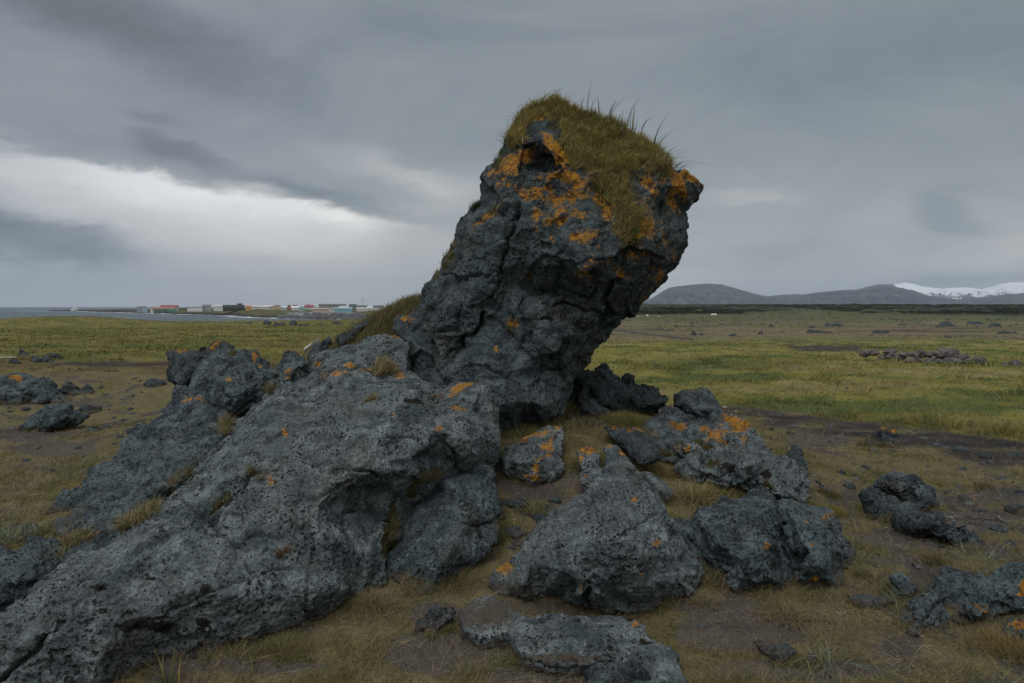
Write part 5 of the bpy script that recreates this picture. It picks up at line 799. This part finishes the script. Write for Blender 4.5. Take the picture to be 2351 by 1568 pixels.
def scrub():
    n = 9000; r = np.exp(RNG.uniform(math.log(430), math.log(1500), n)); a = RNG.uniform(.12, .80, n); x, y = r * np.sin(a), r * np.cos(a); z = height(x, y)
    u, v = proj(np.stack([x, y, z], 1)); k = (v < 721 + 2 * pn(p3(x, y) * .01, 3)) & (u > 1440); x, y, z, r = x[k], y[k], z[k], r[k]; n = len(x); m = 60; s = r * .0022 * RNG.uniform(.6, 1.5, n)
    c = np.repeat(np.stack([x, y, z], 1), m, 0); S = np.repeat(s, m)[:, None]; d = RNG.normal(0, 1, (n * m, 3)); d /= np.linalg.norm(d, axis=1)[:, None]; d[:, 2] = np.abs(d[:, 2]) * .8; b = c + d * S * np.array([1.6, 1.2, .75]) * RNG.uniform(.5, 1, (n * m, 1))
    base = np.repeat(pick(n, ((.035, .045, .02), (.05, .055, .025), (.028, .034, .02), (.06, .05, .028)), (4, 3, 3, 1)), m, 0) * RNG.uniform(.7, 1.4, (n * m, 1)); h = S[:, 0] * .55
    blade_obj('scrub', [blades(b, h, h * .8, RNG.uniform(0, 6.28, n * m), RNG.uniform(.2, 1.2, n * m), base, 1)], smooth=False, kind='stuff', label='dark green scrub covering the far lava field', category='scrub')
# ------------------------------------------------------------------ village, vehicles
def boxm(bm_, x0, x1, y0, y1, z0, z1):
    i = len(bm_[0]); bm_[0].extend([(x, y, z) for z in (z0, z1) for y in (y0, y1) for x in (x0, x1)])
    bm_[1].extend([[i + a for a in f] for f in ((0, 2, 3, 1), (4, 5, 7, 6), (0, 1, 5, 4), (2, 6, 7, 3), (0, 4, 6, 2), (1, 3, 7, 5))])
def mk(name, g, mat, parent=None, **pr):
    me = bpy.data.meshes.new(name); me.from_pydata(g[0], [], g[1]); me.update(); return link(name, me, parent, mat, **pr)
HC = {}
def hcol(c):
    k = tuple(round(x, 3) for x in c)
    g_ = sum(c) / 3; c = tuple(x + (g_ - x) * .3 for x in c)
    if k not in HC: HC[k] = flat('paint_%d' % len(HC), c, .7, .12, .4)
    return HC[k]
def house(u0, u1, vt, vb, wall, roof, label, rf=.35, gable=0, yy=None, name='house', cat='house', nwin=0, depth=9, rows=1, ang=0):
    y = yy or min(900, 480 + max(0, 714.8 - vb) * 19); a = P(u0, vb, y); b = P(u1, vb, y); W = b[0] - a[0]; H = (vb - vt) / F * y; cx = (a[0] + b[0]) / 2
    e = bpy.data.objects.new(name, None); COL.objects.link(e); e.location = (cx, y, a[2]); e.rotation_euler = (0, 0, math.atan2(-cx, y) + ang)
    e['label'] = label; e['category'] = cat; h1 = H * (1 - rf); w = W / 2; D = min(depth, max(4, W * .7)); g = ([], []); boxm(g, -w, w, 0, D, -3.0, h1)
    if gable:   # gable end towards the viewer
        i = len(g[0]); g[0].extend([(-w, 0, h1), (w, 0, h1), (0, 0, H), (-w, D, h1), (w, D, h1), (0, D, H)]); g[1].extend([[i, i + 1, i + 2], [i + 4, i + 3, i + 5]])
    else:
        i = len(g[0]); g[0].extend([(-w, 0, h1), (-w, D, h1), (-w, D / 2, H), (w, 0, h1), (w, D, h1), (w, D / 2, H)]); g[1].extend([[i + 1, i, i + 2], [i + 3, i + 4, i + 5]])
    mk('wall', g, hcol(wall), e); g = ([], []); o = .3; th = .18; k = (H - h1)
    if gable:
        for s in (-1, 1):
            i = len(g[0]); g[0].extend([(s * (w + o), -o, h1 - k * o / w), (0, -o, H + .02), (0, D + o, H + .02), (s * (w + o), D + o, h1 - k * o / w)]); g[0].extend([(p[0], p[1], p[2] + th) for p in g[0][i:i + 4]])
            g[1].extend([[i + q for q in f] for f in ((0, 1, 2, 3), (4, 7, 6, 5), (0, 4, 5, 1), (1, 5, 6, 2), (2, 6, 7, 3), (3, 7, 4, 0))])
    else:
        for s in (0, 1):
            yo = -o if s == 0 else D + o; i = len(g[0]); g[0].extend([(-w - o, yo, h1 - k * o / (D / 2)), (w + o, yo, h1 - k * o / (D / 2)), (w + o, D / 2, H + .02), (-w - o, D / 2, H + .02)]); g[0].extend([(p[0], p[1], p[2] + th) for p in g[0][i:i + 4]])
            g[1].extend([[i + q for q in f] for f in ((0, 1, 2, 3), (4, 7, 6, 5), (0, 4, 5, 1), (1, 5, 6, 2), (2, 6, 7, 3), (3, 7, 4, 0))])
    mk('roof', g, hcol(roof), e)
    for r in range(rows):
        for q in range(nwin):
            x = -w + W * (q + .5) / nwin; z = h1 * ((r + .35) / rows); hh = h1 / rows * .4; g = ([], []); boxm(g, x - W / nwin * .22, x + W / nwin * .22, -.06, .02, z, z + hh); wn = mk('window', g, M['window_frame'], e)
            g = ([], []); boxm(g, x - W / nwin * .15, x + W / nwin * .15, -.09, -.061, z + hh * .15, z + hh * .85); mk('pane', g, M['window_pane'], wn)
    return e
def village():
    flat('window_frame', (.6, .6, .6), .6); m, t = new_mat('window_pane'); finish(t, (.03, .035, .04), .15); M['window_pane'] = m
    W_, G_, DG, RD, CY, TL, YL, PE, LB, DK = (.55, .56, .55), (.22, .23, .24), (.09, .10, .10), (.30, .07, .05), (.12, .34, .42), (.03, .16, .12), (.45, .33, .16), (.42, .32, .25), (.25, .38, .5), (.04, .045, .045)
    H = house
    H(315, 328, 703, 711.5, (.3, .31, .32), (.2, .21, .22), 'small grey house at the left end of the harbour point', .3, yy=850, nwin=2); H(327.5, 338, 702, 712, LB, (.3, .33, .36), 'light blue gabled house beside the small grey one on the harbour point', .4, 1, yy=846, nwin=1)
    H(356, 404, 705, 714, (.04, .13, .10), (.33, .12, .09), 'long dark green shed with a faded red roof on the harbour point', .45, yy=812, name='warehouse', cat='warehouse', nwin=6, depth=12); H(345.5, 357, 704.2, 713.2, (.5, .45, .35), RD, 'cream gabled shed at the left end of the long green shed', .25, 1, yy=811, name='warehouse', cat='warehouse', nwin=1)
    H(371, 408, 700.6, 707, (.35, .33, .32), RD, 'red roofed hall behind the long green shed', .5, yy=834, name='warehouse', cat='warehouse', nwin=4); H(388, 402, 709, 714.4, (.02, .26, .19), (.03, .22, .17), 'bright teal lean-to in front of the long green shed', .25, yy=806, name='shed', cat='shed', nwin=2); H(402.5, 411, 703, 713, G_, G_, 'grey gabled end house right of the long green shed', .3, 1, yy=808, nwin=1)
    H(432, 463, 702.8, 707.5, W_, (.35, .36, .37), 'long white house on the turf behind the harbour point', .4, nwin=5); H(463.5, 484, 699.5, 707, (.28, .29, .31), (.16, .17, .18), 'grey hipped house next to the long white house', .4, nwin=4); H(491, 513, 701, 706.8, W_, (.5, .51, .52), 'white low house between the grey and the dark long house', .4, nwin=4)
    H(513.5, 560, 700.5, 707.2, DK, DK, 'long black barn like building above the rocky shore', .25, nwin=7, name='barn', cat='barn'); H(545, 556, 696.8, 701.5, DG, DK, 'small dark house peeking over the black barn', .5, yy=690, nwin=2); H(564.5, 577, 701.5, 708, (.5, .24, .04), (.5, .22, .03), 'bright orange shed right of the black barn', .35, nwin=2, name='shed', cat='shed')
    H(576.8, 591, 700.6, 707.3, W_, (.42, .45, .48), 'white house right of the orange shed', .45, nwin=2); H(605, 624, 701.6, 708.4, W_, (.5, .52, .54), 'white house with a pale roof, alone in the middle of the village', .45, nwin=3); H(627, 647, 700.3, 709.2, YL, (.5, .4, .33), 'yellow house with a pinkish roof', .4, 1, nwin=3); H(646, 658.5, 702.8, 710.2, (.33, .38, .45), (.4, .43, .48), 'light blue grey house right of the yellow house', .45, nwin=2)
    H(658.8, 669, 699.8, 709, RD, (.30, .08, .07), 'deep red steep gabled house', .5, 1, nwin=1); H(669.5, 686, 703, 710.3, W_, (.55, .56, .57), 'white house right of the deep red one', .5, nwin=3); H(691, 701.5, 701.6, 707.4, W_, (.4, .41, .42), 'small white house behind the teal roofed one', .4, nwin=2); H(685.5, 700, 706, 712, (.3, .5, .5), (.08, .22, .25), 'low house with a teal roof near the sea wall', .5, nwin=3)
    H(699.5, 720, 700.8, 709, W_, (.30, .04, .06), 'white house with a dark red roof', .5, nwin=3); H(715.5, 731, 703.8, 710.4, W_, (.5, .5, .5), 'white gabled house left of the big grey block', .5, 1, nwin=2)
    H(733, 794, 698, 709.3, (.17, .18, .19), (.19, .20, .21), 'big grey two storey block with white framed windows', .12, name='apartment_block', cat='apartment block', nwin=9, rows=2, depth=14); H(718.5, 762, 707.6, 714, PE, (.40, .31, .26), 'long low peach coloured house before the big grey block', .3, nwin=8)
    H(756.5, 768, 704.8, 714.6, (.48, .47, .42), (.4, .4, .38), 'cream gable end joined to the cyan hall', .3, 1, name='hall', cat='hall', nwin=1, yy=482); H(768.5, 808, 706, 714.8, CY, (.18, .40, .48), 'long cyan hall before the big grey block', .3, name='hall', cat='hall', nwin=7, yy=482)
    H(802.5, 818, 698.6, 709, (.08, .15, .16), (.05, .09, .10), 'dark teal steep roofed house right of the big grey block', .5, nwin=3); H(820, 843, 701, 707.3, G_, (.12, .13, .14), 'grey house with a small roof tower', .5, nwin=4); H(819, 844, 706.2, 712.4, W_, (.38, .39, .4), 'long white house below the grey house with roof tower', .5, nwin=4)
    H(843.5, 857, 704, 710.2, W_, (.5, .5, .52), 'white house halfway to the right end of the village', .5, nwin=2); H(857.5, 880, 701.6, 710.2, W_, DG, 'white house with a dark roof, rightmost in the village', .4, nwin=4)
    for i, (u0, u1, vt, vb, cw, cr, lb) in enumerate([(593, 603, 702.3, 707.5, W_, (.45, .46, .48), 'small white cottage just left of the lone white house in mid village'), (731.5, 733, 703, 708, W_, G_, 'sliver of white shed against the left end of the big grey block'), (672, 682, 700, 704.5, (.4, .41, .42), DG, 'grey roofed house half hidden behind the white house by the deep red one'),
        (703, 713, 698.8, 702.6, (.42, .4, .38), RD, 'pale house with a red roof peeking over the dark red roofed house'), (780, 794, 703.5, 709.5, W_, (.5, .5, .52), 'white house squeezed between the big grey block and the teal steep roofed house'), (881, 893, 703.5, 710, W_, (.42, .43, .45), 'small white house beyond the dark roofed one beside the grassy bank'), (618, 627, 703.6, 708.6, (.5, .45, .38), (.25, .2, .18), 'beige cottage left of the yellow house')]):
        H(u0, u1, vt, vb, cw, cr, lb, .45, i % 2, nwin=2)
    # mast
    y = 560; p = P(832.6, 706, y); g = ([], []); boxm(g, -.15, .15, -.15, .15, -2, 8); e = bpy.data.objects.new('radio_mast', None); COL.objects.link(e); e.location = p; e['label'] = 'thin radio mast rising above the right part of the village'; e['category'] = 'mast'; mk('pole', g, hcol((.3, .3, .3)), e)
    for z, w in ((6.5, .9), (4.5, .6)): g = ([], []); boxm(g, -w, w, -.08, .08, z, z + .14); mk('crossbar', g, hcol((.3, .3, .3)), e)
def vehicle(u, v, w, label, kind, ang):
    y = hit(u, v, 100); x, _, _ = P(u, v, y); s = w / F * y / 4.4; e = bpy.data.objects.new(kind, None); COL.objects.link(e); e.location = (x, y, gz(x, y)); e.rotation_euler = (0, 0, ang); e.scale = (s,) * 3
    e['label'] = label; e['category'] = kind.replace('_', ' ')
    side = [(-2.2, .35), (-2.15, 1.0), (-1.9, 1.05), (-1.2, 1.75), (1.9, 1.8), (2.2, 1.0), (2.2, .35)] if kind == 'van' else [(-2.2, .35), (-2.2, .85), (-1.2, .98), (-.6, 1.45), (.9, 1.5), (1.6, 1.0), (2.2, .95), (2.2, .35)]
    n = len(side); V = [(x_, sy * .88 * (.86 if z_ > 1.2 else 1), z_) for sy in (-1, 1) for x_, z_ in side]; fc = [list(range(n)), [n + k for k in range(n)][::-1]] + [[k, k + n, (k + 1) % n + n, (k + 1) % n] for k in range(n)]
    mk('body', (V, fc), hcol((.75, .76, .77)), e)
    g = ([], []); boxm(g, -1.0, 1.3, -.87, .87, 1.08, 1.42); mk('side_windows', g, M['window_pane'], e)
    for x_ in (-1.4, 1.4):
        for sy in (-1, 1):
            V = [(x_ + .33 * math.cos(k * .5236), sy * .80 + q, .33 + .33 * math.sin(k * .5236)) for q in (-.11, .11) for k in range(12)]
            mk('wheel', (V, [list(range(12)), list(range(12, 24))[::-1]] + [[k, 12 + k, 12 + (k + 1) % 12, (k + 1) % 12] for k in range(12)]), hcol((.02, .02, .02)), e)
def vehicles():
    vehicle(1638.5, 724.5, 12, 'white van parked below the scrub on the far plain, rightmost vehicle', 'van', 0.1); vehicle(1486.5, 726, 8, 'white van seen end on, between two smaller cars near the pillar head', 'van', 1.2)
    vehicle(1464.5, 727, 5.5, 'white car closest to the pillar head on the far plain', 'car', .3); vehicle(1512.6, 727, 5.5, 'white car just right of the van seen end on', 'car', .2)
    y = 1500; house(1592.5, 1599, 703.4, 706.6, (.6, .55, .5), (.35, .15, .12), 'tiny distant farmhouse at the foot of the flat topped mountain', .4, yy=1450, nwin=2, name='farmhouse', cat='farmhouse')
    # spray where waves hit the point
    n = 2600; c = P(171, 714.5, 1290); a = RNG.uniform(0, math.pi, n); r = RNG.uniform(0, 1, n) ** .7 * 7; x = c[0] + np.cos(a) * r * .8 + r * .15; z = SEAZ + np.abs(np.sin(a)) * r * .95; yv = c[1] + RNG.normal(0, 2, n)
    m, t = new_mat('sea_spray'); finish(t, (.75, .78, .8), .9); o = blade_obj('sea_spray', [blades(np.stack([x, yv, z], 1), np.full(n, .9), np.full(n, .8), RNG.uniform(0, 6.28, n), RNG.uniform(0, 1, n), np.full((n, 3), .7), 1)], smooth=False, label='burst of white spray at the tip of the harbour point', category='spray', kind='stuff'); o.data.materials.clear(); o.data.materials.append(m)
    # sea wall boulders
    pts, col = [], []
    n = 320; uu = RNG.uniform(640, 840, n); t_ = RNG.uniform(0, 1, n)
    V = []; FC = []
    for k in range(n):
        vv = np.interp(uu[k], [p[0] for p in SHORE], [p[1] for p in SHORE]) - .5 - t_[k] * (11 if uu[k] > 700 else 4.5); y = 7.3 * F / (np.interp(uu[k], [p[0] for p in SHORE], [p[1] for p in SHORE]) - 705) + t_[k] * 22
        x, yy, z = P(uu[k], vv, y); s = RNG.uniform(.5, 1.25); i = len(V)
        for d in ((-1, -1, -1), (1, -1, -1), (1, 1, -1), (-1, 1, -1), (-1, -1, 1), (1, -1, 1), (1, 1, 1), (-1, 1, 1)): V.append((x + d[0] * s * RNG.uniform(.5, 1), yy + d[1] * s * RNG.uniform(.5, 1), z + d[2] * s * RNG.uniform(.4, .8)))
        FC += [[i + a for a in f] for f in ((0, 3, 2, 1), (4, 5, 6, 7), (0, 1, 5, 4), (1, 2, 6, 5), (2, 3, 7, 6), (3, 0, 4, 7))]
    mk('sea_wall_rubble', (V, FC), flat('rubble', (.13, .13, .14), .9, .5, .35), kind='stuff', label='grey boulders heaped as a sea wall under the village', category='rubble')
# ------------------------------------------------------------------ sky, light, camera
def sky():
    w = bpy.data.worlds.new('World'); sc.world = w; w.use_nodes = True; t = NT(w.node_tree)
    tc = t.n('ShaderNodeTexCoord'); d = tc.outputs['Generated']; s = t.n('ShaderNodeSeparateXYZ'); t.t.links.new(d, s.inputs[0]); x, y, z = s.outputs
    ysafe = t.m('MAXIMUM', t.m('ABSOLUTE', y), .05); az = t.m('ARCTAN2', x, y); el = t.m('ARCSINE', z)
    # cloud layer coordinates: a plane overhead
    k = t.m('ADD', t.m('MAXIMUM', z, 0), .16); cx = t.m('DIVIDE', x, k); cy = t.m('DIVIDE', y, k); cb = t.n('ShaderNodeCombineXYZ'); t.put(cb.inputs[0], cx); t.put(cb.inputs[1], cy); cp = cb.outputs[0]
    cb2 = t.n('ShaderNodeCombineXYZ'); t.put(cb2.inputs[0], t.m('ADD', cx, t.m('MULTIPLY', cy, -.35))); t.put(cb2.inputs[1], t.m('MULTIPLY', cy, 1.7))
    n1 = t.noise(cb2.outputs[0], .55, 7, .55, .6); n2 = t.noise(cb2.outputs[0], 1.7, 6, .58, .4); cb3 = t.n('ShaderNodeCombineXYZ'); t.put(cb3.inputs[0], t.m('MULTIPLY', az, 2.2)); t.put(cb3.inputs[1], t.m('MULTIPLY', el, 6)); n3 = t.noise(cb3.outputs[0], 1.6, 6, .6, .5)
    # wobble for the placed masses
    wa = t.m('ADD', az, t.m('MULTIPLY', t.m('SUBTRACT', n3, .5), .2)); we = t.m('ADD', el, t.m('MULTIPLY', t.m('SUBTRACT', t.noise(cb3.outputs[0], 3.1, 8, .68, .3), .5), .065))
    n4 = t.noise(cb3.outputs[0], 1.1, 8, .62, 1.2); L = t.m('ADD', .315, t.m('ADD', t.m('MULTIPLY', t.m('SUBTRACT', n4, .5), .20), t.m('ADD', t.m('MULTIPLY', t.m('SUBTRACT', n1, .5), .06), t.m('MULTIPLY', t.m('SUBTRACT', n2, .5), .02))))
    def A(u, v):
        dx, dz = (u - CU) / F, (CV - v) / F; Yd = CP + dz * SP; Zd = -SP + dz * CP; return math.atan2(dx, Yd), math.atan2(Zd, math.hypot(dx, Yd))
    blobs = [(330, 60, 330, 90, -.085, 12), (120, 20, 200, 60, -.04, 0), (1000, 90, 220, 60, -.03, 0), (400, 345, 95, 26, -.10, 12), (330, 270, 60, 12, -.06, 5), (150, 330, 220, 36, -.05, 14), (560, 415, 260, 24, -.05, 10), (700, 440, 180, 22, -.075, 8), (880, 482, 90, 14, -.04, 5),
             (100, 545, 230, 48, -.24, 8), (0, 490, 120, 40, -.08, 0), (330, 570, 120, 30, -.05, 0), (330, 440, 330, 40, .10, 11), (600, 475, 300, 24, .10, 9), (560, 438, 80, 12, .12, 4), (60, 400, 120, 24, .08, 10), (20, 320, 90, 10, .08, 15), (800, 500, 160, 16, .14, 6), (450, 500, 420, 60, .13, 5), (900, 395, 170, 26, .12, 14), (1010, 430, 100, 30, .08, 0), (980, 480, 120, 20, .06, 0),
             (800, 620, 400, 70, .05, 0), (620, 560, 240, 30, .05, 0), (500, 690, 500, 22, .0, 0), (60, 190, 160, 60, .03, 0), (1700, 460, 120, 18, .10, 0), (1640, 440, 60, 10, .06, 0), (1650, 560, 160, 26, .03, 0), (1500, 650, 120, 40, .10, 0), (1750, 640, 260, 24, .05, 0), (2150, 500, 90, 36, -.09, 25), (2200, 440, 80, 20, -.04, 0), (2250, 600, 160, 40, .09, 0), (2330, 540, 70, 40, .06, 0),
             (2200, 640, 200, 14, -.08, -5), (2000, 130, 420, 110, -.045, 0), (2250, 60, 260, 90, -.03, 0), (1700, 250, 300, 60, .02, 0), (1850, 210, 120, 40, -.025, 0), (1750, 570, 150, 20, -.04, 4)]
    for u, v, ru, rv, amp, rot in blobs:
        if not amp: continue
        a0, e0 = A(u, v); a1, _ = A(u + ru, v); _, e1 = A(u, v - rv); ra, re = abs(a1 - a0), abs(e1 - e0); r = math.radians(rot)
        dx = t.m('SUBTRACT', wa, a0); dy = t.m('SUBTRACT', we, e0)   # el up; rot is clockwise in the picture (falling to the right)
        X = t.m('DIVIDE', t.m('SUBTRACT', t.m('MULTIPLY', dx, math.cos(r)), t.m('MULTIPLY', dy, math.sin(r))), ra); Yy = t.m('DIVIDE', t.m('ADD', t.m('MULTIPLY', dx, math.sin(r)), t.m('MULTIPLY', dy, math.cos(r))), re)
        rr = t.m('ADD', t.m('MULTIPLY', X, X), t.m('MULTIPLY', Yy, Yy)); g = t.m('EXPONENT', t.m('MULTIPLY', t.m('MULTIPLY', rr, rr) if amp < -.08 else rr, -.6 if amp < -.08 else -1)); L = t.m('ADD', L, t.m('MULTIPLY', g, amp * .95))
    # the bright gap under the edge of the long dark cloud
    (a0, e0), (a1, e1) = A(0, 318), A(900, 492); sl = (e1 - e0) / (a1 - a0)
    h = t.m('SUBTRACT', t.m('ADD', e0, t.m('MULTIPLY', t.m('SUBTRACT', az, a0), sl)), t.m('ADD', we, t.m('MULTIPLY', t.m('SUBTRACT', n2, .5), .03)))
    gp = t.m('MULTIPLY', t.ramp(h, .0, .016), t.m('EXPONENT', t.m('MULTIPLY', t.m('MAXIMUM', h, 0), -26))); win = t.m('MULTIPLY', t.ramp(az, A(960, 0)[0], A(760, 0)[0]), t.ramp(az, A(-250, 0)[0], A(380, 0)[0], lo=.35, hi=1))
    L = t.m('ADD', L, t.m('MULTIPLY', t.m('MULTIPLY', gp, win), .48))
    # clouds thin out towards the horizon, and overhead the layer lets more light through
    L = t.m('ADD', L, t.ramp(el, .30, .0, lo=0, hi=.17)); front = t.ramp(y, -.2, .5)
    L = t.m('MAXIMUM', L, .1); up = t.ramp(el, .50, 1.15, lo=1, hi=SKY_UP); L = t.m('MULTIPLY', t.m('MULTIPLY', L, up), t.ramp(y, .25, -.4, lo=1, hi=1.8))
    cool = t.mix(t.ramp(L, .22, .62), (.80, .93, 1.04), (1.0, 1.0, .975)); left = t.ramp(az, -.1, -.65, lo=0, hi=1); cool = t.mix(t.m('MULTIPLY', left, .35), cool, (.88, .93, 1.08))
    cb = t.vm('MULTIPLY', cool, (1, 1, 1)); sv = t.n('ShaderNodeVectorMath'); sv.operation = 'SCALE'; t.put(sv.inputs[0], cb); t.put(sv.inputs[3], L)
    sk = t.n('ShaderNodeTexSky'); sk.sky_type = 'NISHITA'; sk.sun_disc = False; sk.sun_elevation = SUN_EL; sk.sun_rotation = SUN_AZ; sk.air_density = 1.2; sk.dust_density = 2
    bg1 = t.n('ShaderNodeBackground'); t.t.links.new(sk.outputs[0], bg1.inputs[0]); bg1.inputs[1].default_value = .05
    bg2 = t.n('ShaderNodeBackground'); t.put(bg2.inputs[0], sv.outputs[0]); bg2.inputs[1].default_value = .92
    mx = t.n('ShaderNodeMixShader'); mx.inputs[0].default_value = .97; o = t.n('ShaderNodeOutputWorld'); t.t.links.new(bg1.outputs[0], mx.inputs[1]); t.t.links.new(bg2.outputs[0], mx.inputs[2]); t.t.links.new(mx.outputs[0], o.inputs[0])
    w.cycles.sampling_method = 'MANUAL'; w.cycles.sample_map_resolution = 512
SUN_EL, SUN_AZ, SKY_UP = math.radians(52), math.radians(-150), 2.6
def light_camera():
    l = bpy.data.lights.new('sun', 'SUN'); l.energy = 1.1; l.angle = math.radians(28); l.color = (1, .97, .93); o = bpy.data.objects.new('sun', l); COL.objects.link(o)
    d = Vector((math.sin(SUN_AZ) * math.cos(SUN_EL), math.cos(SUN_AZ) * math.cos(SUN_EL) , math.sin(SUN_EL))); o.rotation_euler = d.to_track_quat('Z', 'Y').to_euler(); o.location = (0, 0, 30)
    c = bpy.data.cameras.new('camera'); c.lens = F / 2351 * 36; c.sensor_width = 36; c.clip_start = .05; c.clip_end = 120000; o = bpy.data.objects.new('camera', c); COL.objects.link(o); o.location = (0, 0, CAMZ); o.rotation_euler = (math.pi / 2 - PITCH, 0, 0); sc.camera = o
    v = sc.view_settings; v.view_transform = 'Standard'; v.look = 'None'; v.exposure = .08; v.gamma = 1; v.use_curve_mapping = False
    sc.cycles.max_bounces = 5; sc.cycles.diffuse_bounces = 3; sc.cycles.volume_bounces = 0; sc.cycles.use_denoising = True
def haze():
    g = ([], []); boxm(g, -16000, 16000, -200, 15500, -60, 640); m = bpy.data.materials.new('haze_air'); m.use_nodes = True; t = NT(m.node_tree); v = t.n('ShaderNodeVolumePrincipled'); v.inputs['Color'].default_value = (.62, .80, 1, 1); v.inputs['Density'].default_value = 5e-5; v.inputs['Anisotropy'].default_value = .1
    o = t.n('ShaderNodeOutputMaterial'); t.t.links.new(v.outputs[0], o.inputs['Volume']); mk('haze', g, m, kind='stuff')
TABLE = [(1400, 704), (1479, 702.6), (1500, 687.7), (1521, 675), (1540, 659.5), (1560, 656.5), (1581, 654.5), (1600, 652.3), (1623, 651), (1653, 652.4), (1670, 657), (1700, 665.6), (1734, 675), (1763, 680.5), (1776, 678.4), (1800, 676.5), (1823, 675.4), (1853, 675.4), (1874, 671.5), (1917, 667.3), (1960, 665), (1989, 663.5), (2000, 658.5), (2017, 652.5), (2046, 653), (2058, 659), (2095, 666.4),
         (2129, 679), (2159, 683.5), (2223, 689), (2278, 687.7), (2320, 675), (2351, 673.7), (2420, 668), (2560, 676), (2750, 668)]
SNOW = [(2000, 672), (2048, 657), (2062, 651), (2078, 648.6), (2095, 652), (2117, 658), (2159, 663), (2190, 660.5), (2219, 660), (2253, 664.3), (2278, 664.3), (2295, 653.7), (2312, 648.6), (2351, 648.6), (2420, 644), (2560, 650), (2700, 655)]
def build(parts):
    mats_mountain()
    if 'g' in parts: build_ground(); build_sea()
    if 'm' in parts: mountain('mountain_ridge', TABLE, 6800, 9000, 706, M['mountain_rock'], 60, 7); mountain('snow_mountain', SNOW, 11500, 13500, 700, M['mountain_snow'], 90, 19)
    big_rocks()
    if 's' in parts: small_rocks()
    if 'v' in parts: village(); vehicles()
    if 'r' in parts: ground_grass(); grass_things(); fringe(); scrub()
    if 'h' in parts: haze()
    sky(); light_camera()
PARTS = 'gmsvrh'
build(PARTS)
